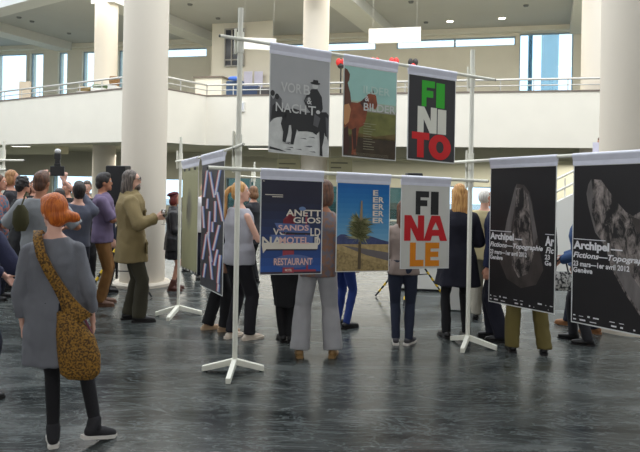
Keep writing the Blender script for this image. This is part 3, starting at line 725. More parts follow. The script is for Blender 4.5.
def rock(label, x0, x1, yb, hem, which, w=None):
    a, b = on_line(x0, gB, gF), on_line(x1, gB, gF)
    if w: b = a + dR * w
    a.z = zz(a); b.z = zz(b); a += OR; b += OR
    u, v = uv_(x0, yb); h = a.z - (EYE - v / F * a.y)
    p = Poster(label, a, b, h, hem / F * a.y, None)
    p.rect(I, .012, .008, .988, .995, BG, 1)
    if which == 1:
        up_ = lambda pts: [(a, b + .05) for a, b in pts]
        p.poly(I, up_([(.40, .80), (.43, .83), (.54, .82), (.62, .77), (.67, .68), (.72, .54), (.78, .38), (.84, .24), (.74, .13), (.52, .09), (.30, .14), (.18, .26), (.22, .42), (.28, .56), (.34, .68)]), RK2, 2)
        p.poly(I, up_([(.40, .80), (.43, .83), (.41, .68), (.36, .54), (.34, .42), (.24, .44), (.28, .56), (.34, .68)]), RK3, 3)
        p.poly(I, up_([(.60, .77), (.65, .70), (.69, .60), (.75, .46), (.70, .40), (.66, .54), (.62, .66)]), RK3, 3)
        p.poly(I, up_([(.42, .80), (.52, .80), (.60, .75), (.63, .62), (.66, .50), (.70, .34), (.62, .20), (.48, .16), (.38, .24), (.36, .42), (.41, .58), (.42, .70)]), RK, 4)
    else:
        p.poly(I, [(.17, .88), (.20, .91), (.30, .905), (.38, .84), (.46, .775), (.55, .715), (.62, .69), (.72, .73), (.988, .70), (.988, .02), (.86, .06), (.70, .12), (.56, .23), (.42, .37), (.36, .50), (.25, .58), (.21, .66), (.17, .75), (.15, .82)], RK, 2)
        p.poly(I, [(.17, .88), (.20, .91), (.22, .82), (.21, .70), (.27, .58), (.40, .44), (.36, .50), (.25, .58), (.21, .66), (.17, .75), (.15, .82)], RK3, 3)
        p.poly(I, [(.44, .38), (.56, .25), (.70, .14), (.86, .08), (.988, .04), (.988, .10), (.80, .20), (.62, .34), (.50, .46)], RK3, 3)
        p.poly(I, [(.60, .69), (.66, .60), (.988, .55), (.988, .62), (.74, .66)], RK2, 3)
    p.rect(L, .02, .531, .36, .536, T2, 6)
    k = 1.0
    p.text(L, 'Archipel', .02, .455, .40, .522, T2, 6, .045); p.rect(L, .415, .480, .53, .488, T2, 6)
    p.text(L, 'Fictions\u2014Topographie', .02, .405, .83, .452, T2, 6, .03, .25)
    p.text(L, '23 mars\u20141er avril 2012', .02, .362, .60, .396, T2, 6, .03)
    p.text(L, 'Gen\u00e8ve', .02, .322, .23, .356, T2, 6, .03)
    if which == 1:
        p.rect(L, .86, .531, .985, .536, T2, 6); p.text(L, 'Ar', .86, .455, .985, .522, T2, 6, .045); p.text(L, 'Fic', .87, .405, .985, .448, T2, 6, .03, .25); p.text(L, '23', .86, .362, .93, .396, T2, 6, .03); p.text(L, 'Ge', .86, .322, .95, .356, T2, 6, .03)
    rr = random.Random(3)
    for r_ in (.048, .022):
        x = .03
        while x < .95:
            w_ = rr.uniform(.01, .07)
            if rr.random() < .7: p.rect('printed_marks', x, r_, x + w_, r_ + rr.uniform(.004, .011), T2, 6)
            x += w_ + rr.uniform(.02, .05)
    p.done(); return p
rock('black Archipel poster with a pointed upright rock, left of the pair', 494, 560.5, 301.5, 8, 1)
rock('black Archipel poster with a leaning rock, cut by the right border', 577, 640, 322, 10, 2, .93)
# 9, 10 long banners between slim stand and tallest stand
def banner(label, x0, x1, yb0, hem):
    a, b = on_line(x0, gC, gA), on_line(x1, gC, gA)
    def z_(x):
        g = on_line(x, gC, gA); t = (g - gC).length / (gA - gC).length
        return cA.z + (cB.z - cA.z) * t * .95 - .022
    a.z = z_(x0); b.z = z_(x1); a += CO; b += CO
    u, v = uv_(x0, yb0); h = a.z - (EYE - v / F * a.y)
    return Poster(label, a, b, h, hem / F * a.y, None, backcol=(214, 214, 206), nm='hanging_banner', cat='banner')
p = banner('beige banner with a faint grey ellipse, beside the striped one', 185.7, 201.8, 268, 7)
be = flatm('beige', (160, 158, 122), var=.04); p.rect(I, .01, .02, .99, .99, be, 1)
for k, (a, b) in enumerate(((.20, .20), (.15, .165), (.10, .13), (.05, .09))): p.ell(I, .48, .60, a, b, flatm('smoke_%d' % k, (150 - 12 * k, 148 - 12 * k, 118 - 6 * k)), 2 + k)
p.poly(I, [(.36, .50), (.38, .50), (.40, .60), (.38, .66)], dk, 7)
for x in (.12, .42, .75): p.rect('fixings', x, .965, x + .12, .99, dk, 8)
for x in (.14, .34, .56, .78, .92): p.rect('fixings', x, .0, x + .08, .022, dk, 8)
p.done()
p = banner('charcoal banner scattered with white, red and blue strokes', 205.4, 228.2, 285.5, 8.5)
p.rect(I, .012, .008, .988, .995, flatm('slate', (54, 54, 60)), 1)
s1, s2, s3 = flatm('stroke_white', (206, 204, 206)), flatm('stroke_red', (190, 84, 88)), flatm('stroke_blue', (92, 120, 184))
rr = random.Random(11)
for (x, y, a, L_) in ((.20, .84, 14, .22), (.50, .83, -22, .22), (.74, .84, 20, .20), (.12, .57, -10, .18), (.40, .52, 4, .20), (.66, .62, 0, .16), (.86, .66, -24, .24), (.55, .50, 0, .08), (.72, .42, 24, .22), (.20, .33, 16, .22), (.44, .34, -20, .24), (.72, .27, 22, .14), (.86, .19, 8, .22), (.22, .14, 14, .12), (.52, .18, -14, .18), (.84, .05, 10, .06), (.30, .68, 6, .08)):
    a = math.radians(a); dx, dy = math.sin(a) * L_ / 2 * 2.6, math.cos(a) * L_ / 2
    for q, (o_, m_, ly) in enumerate(((-.04, s2, 3), (.04, s3, 4), (0, s1, 5))):
        wd = .032; x0, x1 = x + o_ - dx, x + o_ + dx
        p.poly('printed_strokes', [(x0 - wd, y - dy), (x0 + wd, y - dy), (x1 + wd, y + dy), (x1 - wd, y + dy)], m_, ly)
p.done()
# =========================================================== PEOPLE
SKIN = mat('skin', (196, 142, 118), .55, var=.05, scale=8); SKIN2 = mat('skin_tanned', (170, 116, 88), .55, var=.05, scale=8); SKIN3 = mat('skin_fair', (216, 168, 148), .55, var=.05)
M_eyew = mat('eye_white', (225, 222, 216), .3); M_iris = mat('eye_dark', (40, 30, 26), .3); M_lip = mat('lip_rose', (168, 92, 86), .5)
def hairm(name, a, b): return mat('hair_' + name, a, .5, col2=b, scale=26, stretch=(2.6, 2.6, .35), bump=.5, bscale=60)
def cloth(name, c, **k):
    k.setdefault('bump', .25); k.setdefault('bscale', 120); k.setdefault('var', .08); return mat('cloth_' + name, c, k.pop('rough', .9), **k)

def mid(a, b, l1, l2, pole):
    d = b - a; L = d.length; mx = (l1 + l2) * .995
    if L > mx: b = a + d * (mx / L); d = b - a; L = mx
    t = (l1 * l1 - l2 * l2 + L * L) / (2 * L); hgt = math.sqrt(max(0, l1 * l1 - t * t)); dn = d.normalized()
    p = pole - dn * pole.dot(dn)
    if p.length < 1e-4: p = dn.orthogonal()
    return a + dn * t + p.normalized() * hgt, b

def hand(mb, w_, d, t, side, curl=22, k=1.0, spread=1.0):
    d = d.normalized(); t = (t - d * t.dot(d)).normalized(); n = t.cross(d) if side > 0 else d.cross(t)
    if side > 0: n = t.cross(d)
    K = lambda a, b, c: w_ + (d * a + t * b + n * c) * k
    offs = (.030, .010, -.010, -.029); lens = (.068, .076, .071, .056)
    mb.cap(K(-.03, 0, 0), K(.01, 0, 0), .025 * k, .024 * k, 10)
    for o_ in offs: mb.cap(K(.01, o_ * .6, 0), K(.088, o_, 0), .0135 * k, .0115 * k, 8)
    for i, (o_, L) in enumerate(zip(offs, lens)):
        c = math.radians(curl * (1 + .12 * i)); p0 = K(.09, o_, 0); sp = .12 * o_ / .03 * spread
        for s_, (fr_, rr) in enumerate(((.42, .0092), (.32, .0084), (.26, .0076))):
            a = c * (s_ * .9 + .5); dd = (d * math.cos(a) + n * math.sin(a) + t * sp * .6)
            p1 = p0 + dd.normalized() * L * fr_ * k * 1.05; mb.cap(p0, p1, rr * k, rr * .94 * k, 8); p0 = p1
    a0 = K(.02, .020, .004); a1 = K(.05, .048, .012); a2 = K(.078, .058, .022 + curl * .0003); a3 = K(.10, .056, .032 + curl * .0003)
    mb.cap(a0, a1, .015 * k, .012 * k, 8); mb.cap(a1, a2, .0115 * k, .010 * k, 8); mb.cap(a2, a3, .0095 * k, .0085 * k, 8)

PRO_M = [(.86, .165, .105), (.93, .168, .118), (1.00, .158, .112), (1.08, .146, .102), (1.18, .152, .106), (1.30, .172, .118), (1.38, .172, .110), (1.43, .142, .088), (1.47, .098, .070), (1.495, .062, .058)]
PRO_F = [(.86, .172, .112), (.93, .176, .122), (1.00, .152, .108), (1.08, .126, .092), (1.18, .134, .098), (1.28, .150, .122), (1.36, .150, .104), (1.41, .128, .082), (1.455, .086, .064), (1.49, .052, .050)]

def person(name, label, pos, h, yaw, sex='f', lean=0, turn=0, hyaw=0, hpitch=0, hroll=0, ank=None, foot=None, arms=None, skin=SKIN, vox=.013,
           top=None, bottom=None, shoes=None, hair=None, face=True, extra=None, hips=0.0, shift=0.0, hipw=.088):
    k = h / 1.75; root = empty(name, (pos[0], pos[1], 0), math.radians(-yaw)); tag(root, label, 'person')
    PRO = PRO_M if sex == 'm' else PRO_F; sw = .185 if sex == 'm' else .158; g = 1.0 if sex == 'm' else .86
    HX = hips
    piv = Vector((HX, 0, .93))
    U = Matrix.Translation(piv) @ Matrix.Rotation(math.radians(-lean), 4, 'X') @ Matrix.Rotation(math.radians(shift), 4, 'Y') @ Matrix.Rotation(math.radians(-turn), 4, 'Z') @ Matrix.Translation((0, 0, -.93))
    # legs
    ank = ank or {}; foot = foot or {}; L = {}
    for s in (1, -1):
        q = 'R' if s > 0 else 'L'
        hp = Vector((HX + s * hipw, 0, .90)); an = Vector(ank.get(q, (s * .10, -.01 * s, .085)))
        kn, an = mid(hp, an, .425, .41, Vector((s * .12, 1, 0)))
        fy, fp = foot.get(q, (8 * s, 0)); fy = math.radians(fy); fp = math.radians(fp)
        FM = Matrix.Translation(an) @ Matrix.Rotation(-fy, 4, 'Z') @ Matrix.Rotation(fp, 4, 'X') @ Matrix.Translation((0, 0, -.085))
        L[q] = (hp, kn, an, FM)
    # arms
    A = {}
    arms = arms or {}
    for s in (1, -1):
        q = 'R' if s > 0 else 'L'; a = arms.get(q, {}); sh = Vector((s * sw, -.005, 1.385 if sex == 'm' else 1.368)); wr = Vector(a.get('w', (s * (sw + .055), .05, .845)))
        el, wr = mid(sh, wr, .285, .255, Vector(a.get('p', (s * .35, -1, -.2))))
        A[q] = (sh, el, wr, a)
    HC = U @ Vector((0, .012, 1.632)); R = U.to_3x3().to_4x4()
    HM = Matrix.Translation(HC) @ R @ Matrix.Rotation(math.radians(-hyaw), 4, 'Z') @ Matrix.Rotation(math.radians(hpitch), 4, 'X') @ Matrix.Rotation(math.radians(hroll), 4, 'Y')
    HM = HM @ Matrix.Scale(.96 if sex == 'f' else 1.0, 4)
    up = lambda p: U @ Vector(p)
    # body
    b = MB()
    b.loft([(HX, 0, z, rx, ry) for z, rx, ry in PRO if z < 1.0], n=20); b.loft([(0, 0, z, rx, ry) for z, rx, ry in PRO if z > .9], M=U, n=24)
    b.cap(up((0, -.012, 1.43)), HM @ Vector((0, -.02, -.03)), .054 * g + .004, .050 * g + .003)
    for q in 'RL':
        hp, kn, an, FM = L[q]; b.cap(hp, kn, .082, .054 * g, 14); b.cap(kn, an, .053 * g, .034, 14)
        b.cap(kn + (an - kn) * .12 + Vector((0, -.012, 0)), kn + (an - kn) * .5, .046 * g, .036 * g, 12)
        b.cap(FM @ Vector((0, -.035, .035)), FM @ Vector((0, .12, .028)), .032, .026, 10)
        sh, el, wr, a = A[q]; sh_, el_, wr_ = up(sh), up(el), up(wr)
        b.cap(sh_, el_, .050 * g, .038 * g, 12); b.cap(el_, wr_, .038 * g, .024 * g, 12)
    b.ell((0, 0, .018), (.074, .092, .098), HM, 18); b.ell((0, .030, -.050), (.054, .058, .064), HM, 16)
    b.cap(HM @ Vector((0, .083, .022)), HM @ Vector((0, .104, -.022)), .009, .014, 8); b.ell((0, .082, -.095), (.024, .020, .018), HM, 10)
    b.ell((0, .082, -.062), (.026, .016, .013), HM, 10); b.ell((0, .080, .040), (.052, .014, .012), HM, 10)
    for s in (-1, 1): b.ell((s * .077, -.008, -.012), (.010, .020, .032), HM, 10)
    body = grow(b, vox, 'body', 2)
    hs = []
    for q in 'RL':
        s = 1 if q == 'R' else -1; sh, el, wr, a = A[q]
        if a.get('nohand'): continue
        hb = MB(); d = Vector(a['d']) if 'd' in a else (wr - el).normalized() * .8 + Vector((0, 0, -.25)); t = Vector(a.get('t', (0, 1, 0)))
        hand(hb, up(wr), R.to_3x3() @ d, R.to_3x3() @ t, s, a.get('curl', 24), .96 if sex == 'm' else .86)
        hs.append(grow(hb, max(.0055, vox * .5), 'h', 1))
    me = merge('body', [body] + hs)
    if k != 1: me.transform(Matrix.Scale(k, 4))
    link('body', me, root, skin)
    def child(nm, mb, m, v=vox, smooth=2, wr_=0, par=None, **kk):
        me = grow(mb, v, nm, smooth, wr_, k=k, **kk); return link(nm, me, par or root, m)
    if face:
        for s in (-1, 1):
            e = MB().ell((s * .030, .081, .016), (.0135, .009, .0085), HM, 10).build('eye', M_eyew, root, smooth=True); e.data.transform(Matrix.Scale(k, 4))
            e2 = MB().ell((s * .030, .0875, .016), (.0065, .004, .0065), HM, 8).build('iris', M_iris, e, smooth=True); e2.data.transform(Matrix.Scale(k, 4))
        e = MB().ell((0, .096, -.064), (.023, .006, .007), HM, 10).build('lips', M_lip, root, smooth=True); e.data.transform(Matrix.Scale(k, 4))
    # trousers / tights
    if bottom:
        kd = bottom.get('kind', 'trousers'); m = bottom['m']
        if kd == 'trousers':
            r1, r2, r3 = bottom.get('r', (.094, .068, .062)); c = MB(); hem = bottom.get('hem', .03); e = .014
            c.loft([(HX, 0, z, rx + e, ry + e) for z, rx, ry in [(.84, .155, .10)] + [p for p in PRO if .85 < p[0] < 1.0] + [(1.03, PRO[2][1] - .006, PRO[2][2])]], n=24)
            for q in 'RL':
                hp, kn, an, FM = L[q]; en = FM @ Vector((0, -.005, .085 - hem + .0)) if hem < .05 else FM @ Vector((0, -.005, hem))
                en = an + (an - kn).normalized() * (.055 - hem)
                c.cap(hp + Vector((0, -.008, -.02)), kn, r1, r2, 16); c.lathe(kn - (an - kn).normalized() * .01, en, [(0, r2), (.35, (r2 + r3) / 2 + .004), (1, r3)], 16)
                c.ell(kn, (r2, r2, r2))
            child(bottom.get('name', 'trousers'), c, m, wr_=bottom.get('wr', .011), wf=(9, 9, 3.2))
        elif kd == 'skirt':
            z0 = bottom.get('z', .55); fl = bottom.get('flare', .20); c = MB()
            c.loft([(HX, 0, z0, fl, fl * .72), (HX, 0, (z0 + .93) / 2, (.19 + fl) / 2, (.14 + fl * .72) / 2), (HX, 0, .93, .192, .138), (HX, 0, 1.05, .15, .11)], fold=.07, nf=8)
            child('skirt', c, m, wr_=.005)
            if 'legs' in bottom:
                c = MB()
                for q in 'RL':
                    hp, kn, an, FM = L[q]; c.cap(hp, kn, .088, .060 * g, 14); c.cap(kn, an, .060 * g, .040, 14)
                child('tights', c, bottom['legs'])
    if shoes:
        sty = shoes.get('kind', 'shoe')
        for q in 'RL':
            hp, kn, an, FM = L[q]; c = MB(); hh = shoes.get('heel', 0.0)
            c.cap(FM @ Vector((0, -.038, .048)), FM @ Vector((0, .07, .042)), .040, .040, 12); c.cap(FM @ Vector((0, .07, .038)), FM @ Vector((0, .155, .030)), .042, .030, 12)
            if sty == 'flat': c = MB(); c.cap(FM @ Vector((0, -.042, .034)), FM @ Vector((0, .06, .030)), .036, .034, 12); c.cap(FM @ Vector((0, .06, .028)), FM @ Vector((0, .150, .022)), .036, .022, 12)
            if sty in ('boot', 'high'): c.cap(FM @ Vector((0, -.022, .06)), an + (kn - an).normalized() * (.10 if sty == 'boot' else .04), .046, .050, 12)
            o = child('shoe', c, shoes['m'], v=min(vox, .011), smooth=1)
            so = MB(); pts = []
            for (x, y) in ((-.028, -.085), (.028, -.085), (.040, -.05), (.034, .02), (.046, .09), (.036, .16), (.012, .188), (-.012, .188), (-.036, .16), (-.044, .09), (-.034, .02), (-.040, -.05)): pts.append((x, y))
            so.prism(pts, .0, .024 if not hh else .014, M=FM)
            if hh: so.prism([(-.026, -.082), (.026, -.082), (.028, -.02), (-.028, -.02)], -.0, .03, M=FM)
            sm = so.build('sole', shoes.get('sole', shoes['m']), o); sm.data.transform(Matrix.Scale(k, 4))
    # upper garment(s)
    for T in ([top] if isinstance(top, dict) else (top or [])):
        e = T.get('e', .016); z0 = T.get('z', .90); fl = T.get('flare', None); c = MB(); zt = T.get('zt', 1.47)
        rings = []
        if z0 < .86:
            f = fl or (.20, .14)
            low_ = Matrix.Translation((HX * .0, 0, 0))
            rings = [(HX, 0, z0, f[0], f[1]), (HX, 0, (z0 * .6 + .90 * .4), f[0] * .6 + .4 * (PRO[1][1] + e), f[1] * .6 + .4 * (PRO[1][2] + e))]
            c.loft(rings + [(HX, 0, .93, PRO[1][1] + e, PRO[1][2] + e), (HX, 0, 1.0, PRO[2][1] + e, PRO[2][2] + e)], fold=T.get('fold', .03), nf=T.get('nf', 7))
        ws = T.get('waist', 1.0)
        c.loft([(0, 0, z, (rx + e) * (1 if abs(z - 1.08) > .1 else ws), ry + e) for z, rx, ry in [p for p in PRO if p[0] >= max(z0, .9) - .001 and p[0] <= zt]] if z0 >= .9 else [(0, 0, z, (rx + e) * (1 if abs(z - 1.08) > .1 else ws), ry + e) for z, rx, ry in PRO if z > .9 and z <= zt], M=U)
        sl = T.get('sleeve', 2); se = T.get('se', e)
        if sl > 0:
            for q in 'RL':
                sh, el, wr, a = A[q]; sh_, el_, wr_ = up(sh), up(el), up(wr)
                c.ell(sh_ + Vector((0, 0, .0)), (.054 * g + se,) * 3)
                if sl <= 1: c.lathe(sh_, sh_.lerp(el_, sl), [(0, .052 * g + se), (1, .046 * g + se * 1.2)], 16)
                else:
                    c.cap(sh_, el_, .052 * g + se, .043 * g + se, 14); c.lathe(el_, el_.lerp(wr_, min(1, sl - 1)), [(0, .043 * g + se), (1, .030 * g + se * T.get('cuff', 1.0))], 14)
        if T.get('collar'):
            cm = U @ Matrix.Rotation(0, 4, 'X'); c.lathe(up((0, -.012, 1.455)), up((0, -.02, 1.455 + T['collar'])), [(0, .075 * g + e), (1, .066 * g + e * .6)], 18)
        child(T['name'], c, T['m'], wr_=T.get('wr', .010), wf=(8, 8, 3.2))
    # hair
    if hair:
        m = hair['m']; sty = hair.get('kind', 'short'); c = MB(); X = lambda x, y, z: HM @ Vector((x, y, z)); vv = min(vox, .010)
        if sty != 'fringe':
            c.ell((0, -.014, .032), (.083, .094, .100), HM, 18); c.ell((0, -.05, -.02), (.070, .058, .075), HM, 16)
        if sty == 'short':
            c.ell((0, .012, .085), (.066, .075, .052), HM, 14)
        if sty == 'curly':
            rr = random.Random(5)
            for i in range(60):
                a = rr.uniform(0, 6.28); z = rr.uniform(-.02, .13); r_ = math.sqrt(max(.01, 1 - ((z - .03) / .11) ** 2)); y = -.014 + .09 * r_ * math.sin(a)
                if y < .06 or z > .06: c.ell((.08 * r_ * math.cos(a), y, z), (.018,) * 3, HM, 8)
        if sty == 'long':
            Ln = hair.get('len', .34); wd = hair.get('w', .085)
            c.loft([(0, -.085 - .03, -Ln, wd * .55, .018), (0, -.088, -Ln * .75, wd * .92, .036), (0, -.07, -Ln * .4, wd * 1.02, .055), (0, -.04, -.02, wd * .98, .075), (0, -.02, .05, wd * .9, .07)], M=HM, n=24)
            for s in (-1, 1): c.cap(X(s * .070, -.005, .04), X(s * .076, -.02, -Ln * hair.get('front', .5)), .026, .022, 10)
            vv = min(vox, .011)
        if sty == 'bob':
            for s in (-1, 1): c.ell((s * .066, -.012, -.035), (.030, .062, .085), HM, 12)
            c.ell((0, -.06, -.05), (.085, .055, .085), HM, 14)
        if sty == 'bun':
            c.ell((0, .01, .075), (.074, .080, .052), HM, 14); bx_, by_, bz_ = hair.get('bun', (0, -.13, -.01)); rb = hair.get('rb', .042)
            c.ell((bx_, by_, bz_), (rb, rb, rb * .9), HM, 14); c.ell((bx_ * .5, by_ * .8, bz_ + .01), (.05, .05, .045), HM, 12); c.ell((bx_ * 1.25, by_ * 1.1, bz_ - .012), (rb * .55,) * 3, HM, 10)
        if sty == 'ponytail':
            Ln = hair.get('len', .36); c.ell((0, -.105, .045), (.028,) * 3, HM, 10)
            c.cap(X(0, -.115, .05), X(0, -.185, -.03), .026, .034, 12); c.cap(X(0, -.185, -.03), X(0, -.19, -Ln * .75), .036, .032, 12); c.cap(X(0, -.19, -Ln * .75), X(0, -.18, -Ln), .028, .010, 12)
        if sty == 'thin': 
            c = MB(); c.ell((0, -.022, .020), (.0795, .086, .094), HM, 18)
        if sty == 'cap': 
            pass
        if hair.get('s'): 
            HS = HM @ Matrix.Translation((0, -.01, .02)) @ Matrix.Scale(hair['s'], 4) @ Matrix.Translation((0, .01, -.02)) @ HM.inverted(); c.v = [tuple(HS @ Vector(v)) for v in c.v]
        child(hair.get('name', 'hair'), c, m, v=vv, smooth=1, wr_=.0015, wf=(40, 40, 9))
        if sty == 'ponytail' and hair.get('tie'): pass
    ctx = dict(root=root, k=k, U=U, R=R, HM=HM, L=L, A=A, up=up, child=child, HX=HX)
    if extra: extra(ctx)
    return ctx
black = cloth('black', (22, 21, 24)); black2 = cloth('charcoal', (40, 39, 44)); navy = cloth('navy', (24, 26, 42)); shoeb = mat('black_leather', (24, 21, 22), .35); brl = mat('brown_leather', (92, 62, 44), .5)
greyk = cloth('grey_knit', (110, 111, 117), bscale=220, bump=.4); tee = cloth('grey_tee', (138, 140, 143)); whsole = mat('white_rubber', (214, 208, 200), .6)
H_or = hairm('orange', (174, 80, 12), (208, 110, 28)); H_br = hairm('brown', (70, 42, 28), (104, 66, 44)); H_bk = hairm('black', (22, 18, 18), (44, 36, 34)); H_bl = hairm('blond', (168, 116, 62), (206, 158, 96)); H_db = hairm('dark_blond', (140, 96, 56), (176, 128, 82))
H_gr = hairm('grey', (62, 52, 46), (112, 100, 92)); H_wh = hairm('white', (196, 188, 180), (226, 222, 214)); H_rd = hairm('auburn', (84, 26, 24), (120, 44, 36)); H_lb = hairm('light_brown', (108, 74, 48), (142, 102, 70))
def at(px, py, Z=None):
    if Z is None: g = G(px, py); return (g.x, g.y)
    p = P(px, py, Z); return (p.x, p.y)
down = lambda: None

# --- woman with the orange bun and the patterned shoulder bag
def bag_extra(c):
    U, k, root = c['U'], c['k'], c['root']
    m = mat('mustard_brocade', (70, 46, 12), .75, col2=(150, 108, 34), scale=85, bump=.4, bscale=90)
    X = lambda x, y, z: U @ Vector((x, y, z))
    # strap over left shoulder, across the back, down to the right hip
    path = [(-.10, .05, 1.478), (-.100, -.015, 1.500), (-.085, -.080, 1.462), (-.050, -.136, 1.36), (.0, -.146, 1.25), (.055, -.136, 1.14), (.105, -.130, 1.04), (.15, -.135, .95), (.19, -.145, .88)]
    wd = [.028, .03, .031, .032, .034, .036, .045, .07, .10]
    mb = MB(); vs = []
    for i, (p, w_) in enumerate(zip(path, wd)):
        a = Vector(path[max(0, i - 1)]); b = Vector(path[min(len(path) - 1, i + 1)]); t = (b - a).normalized(); p = Vector(p)
        nrm = Vector((p.x * .4, -1 if i > 1 else -.4, .3 if i < 3 else 0)).normalized()
        if i < 2: nrm = Vector((0, 0, 1))
        s = t.cross(nrm).normalized()
        for (sg, dn) in ((-1, 0), (1, 0), (1, 1), (-1, 1)): vs.append(X(*(p + s * sg * w_ + nrm * .012 * dn)))
    fs = [(0, 1, 2, 3), tuple(4 * (len(path) - 1) + i for i in (3, 2, 1, 0))]
    for i in range(len(path) - 1):
        for j in range(4): fs.append((4 * i + j, 4 * i + 4 + j, 4 * i + 4 + (j + 1) % 4, 4 * i + (j + 1) % 4))
    mb.add(vs, fs)
    sack = MB()
    sack.loft([(.290, -.125, .50, .085, .04), (.285, -.130, .54, .130, .06), (.275, -.130, .66, .140, .072), (.245, -.130, .80, .125, .062), (.205, -.125, .90, .085, .045), (.165, -.120, .97, .050, .03)], M=None, n=24)
    bag = empty('shoulder_bag', root.location, root.rotation_euler.z); tag(bag, 'mustard brown patterned sling bag on the right hip of the woman with the orange bun', 'bag')
    me = mb.mesh('strap'); me.transform(Matrix.Scale(k, 4)); me.polygons.foreach_set('use_smooth', [True] * len(me.polygons)); link('strap', me, bag, m)
    me = grow(sack, .012, 'pouch', 2, .006, k=k); link('pouch', me, bag, m)
    ed = MB().tube([(.33, -.128, .95), (.395, -.128, .82), (.425, -.128, .68), (.41, -.128, .60)], .008, 8); me = ed.mesh('piping'); me.transform(Matrix.Scale(k, 4) @ Matrix.Translation((-.035, .0, -.02))); link('piping', me, bag, mat('plum_piping', (96, 44, 60), .7))
person('person', 'woman with orange bun in long grey tunic and black tights walking away in front', at(41, 446), 1.665, -8, 'f', shift=-2.5, hyaw=-44, hips=.085, hipw=.056, vox=.011, skin=SKIN3,
       ank={'L': (.075, .02, .085), 'R': (.36, .02, .12)}, foot={'L': (-18, 0), 'R': (48, -14)},
       arms={'R': {'w': (.238, .03, .85), 'p': (.5, -1, 0), 'curl': 34}, 'L': {'w': (-.232, .03, .85), 'p': (-.5, -1, 0), 'curl': 30}},
       top={'name': 'tunic', 'm': greyk, 'z': .585, 'flare': (.225, .150), 'e': .020, 'sleeve': 1.72, 'se': .014, 'cuff': 1.0, 'zt': 1.47, 'fold': .02, 'waist': 1.22, 'wr': .017},
       bottom={'name': 'tights', 'm': cloth('tights_black', (20, 18, 22)), 'r': (.088, .054, .040), 'hem': .02, 'wr': .002},
       shoes={'m': mat('dark_canvas', (30, 28, 32), .8), 'sole': whsole, 'kind': 'high'}, hair={'kind': 'bun', 'm': H_or, 'bun': (.085, -.090, -.035), 'rb': .040, 's': 1.13}, extra=bag_extra)

# --- man with grey t-shirt behind her
person('person', 'tall man in grey t-shirt seen from behind, above the orange bun', at(39, 338), 1.80, -6, 'm', hyaw=12, skin=SKIN2,
       arms={'L': {'w': (-.20, .22, 1.20), 'p': (-1, -.2, -.8)}, 'R': {'w': (.20, .24, 1.15), 'p': (1, -.2, -.8)}},
       top={'name': 't_shirt', 'm': tee, 'z': .86, 'e': .03, 'sleeve': .95, 'se': .026, 'waist': 1.12}, bottom={'m': navy}, shoes={'m': shoeb}, hair={'kind': 'short', 'm': H_br})
# olive pouch hanging at his elbow
g = at(20, 338); 
o = MB().loft([(0, 0, 0, .05, .04), (0, 0, .08, .085, .06), (0, 0, .20, .075, .055), (0, 0, .27, .03, .03)], n=20).build('hand_bag', cloth('olive_drab', (58, 55, 28)), smooth=True)
p = P(20.5, 231, 6.62); o.location = p; MB().tube([Vector((0, 0, .25)), Vector((.01, .10, .40)), P(24, 197, 6.9) - p], .008, 8).build('strap', MC['cloth_olive_drab'], o, smooth=True)
tag(o, 'olive green pouch at the left elbow of the man in grey t-shirt', 'bag')

# --- photographer
def cam_extra(c):
    pass
phx = at(73.5, 318)
person('person', 'photographer in grey shirt leaning back with both arms raised to a camera', phx, 1.68, -20, 'm', lean=-6, hpitch=14, hyaw=-15, skin=SKIN3, shift=3,
       arms={'R': {'w': (-.24, .20, 1.78), 'p': (1, .3, -.4), 'd': (0, .2, 1), 't': (-1, 0, 0), 'curl': 45}, 'L': {'w': (-.42, .16, 1.74), 'p': (-1, .2, -.3), 'd': (0, .2, 1), 't': (1, 0, 0), 'curl': 45}},
       top={'name': 'shirt', 'm': cloth('grey_blue', (88, 91, 106)), 'z': .86, 'e': .025, 'sleeve': .9}, bottom={'m': navy}, shoes={'m': shoeb}, hair={'kind': 'short', 'm': H_bk})
# --- left border crowd
jean = cloth('dark_jean', (34, 40, 58)); denim = cloth('denim', (52, 78, 120)); 
person('person', 'fair-haired woman in dark clothes behind the far left stand', at(10, 250, 9.6), 1.80, 70, 'f', hyaw=10, top={'name': 'jumper', 'm': black2, 'z': .86, 'e': .02}, bottom={'m': black}, shoes={'m': shoeb}, hair={'kind': 'bob', 'm': H_db})
person('person', 'person with black hair and black coat left of the man in grey t-shirt', at(21, 250, 8.4), 1.72, 60, 'f', hyaw=-20, arms={'R': {'w': (.12, .30, 1.12)}, 'L': {'w': (-.06, .32, 1.12)}},
       top={'name': 'coat', 'm': black, 'z': .55, 'e': .035, 'flare': (.25, .18)}, bottom={'m': black}, shoes={'m': shoeb}, hair={'kind': 'curly', 'm': H_bk})
person('person', 'person in blue patterned top cut by the left border', at(-3, 250, 8.9), 1.74, 80, 'f', arms={'R': {'w': (.1, .33, 1.15)}, 'L': {'w': (-.1, .33, 1.15)}},
       top={'name': 'blouse', 'm': mat('patterned_blue', (40, 96, 122), .8, col2=(150, 90, 80), scale=26), 'z': .84, 'e': .025}, bottom={'m': navy}, shoes={'m': shoeb}, hair={'kind': 'long', 'm': H_br})
person('person', 'person in navy jacket cut by left border, forearm reaching right', at(-23, 400), 1.62, 35, 'm', turn=-10, skin=SKIN3, arms={'R': {'w': (.27, .36, 1.10), 'p': (.6, -.6, -1), 'curl': 30}, 'L': {'w': (-.1, .34, 1.0)}},
       top={'name': 'jacket', 'm': cloth('navy_jacket', (44, 46, 72)), 'z': .84, 'e': .03, 'sleeve': 1.8}, bottom={'m': navy}, shoes={'m': shoeb}, hair={'kind': 'short', 'm': H_br})
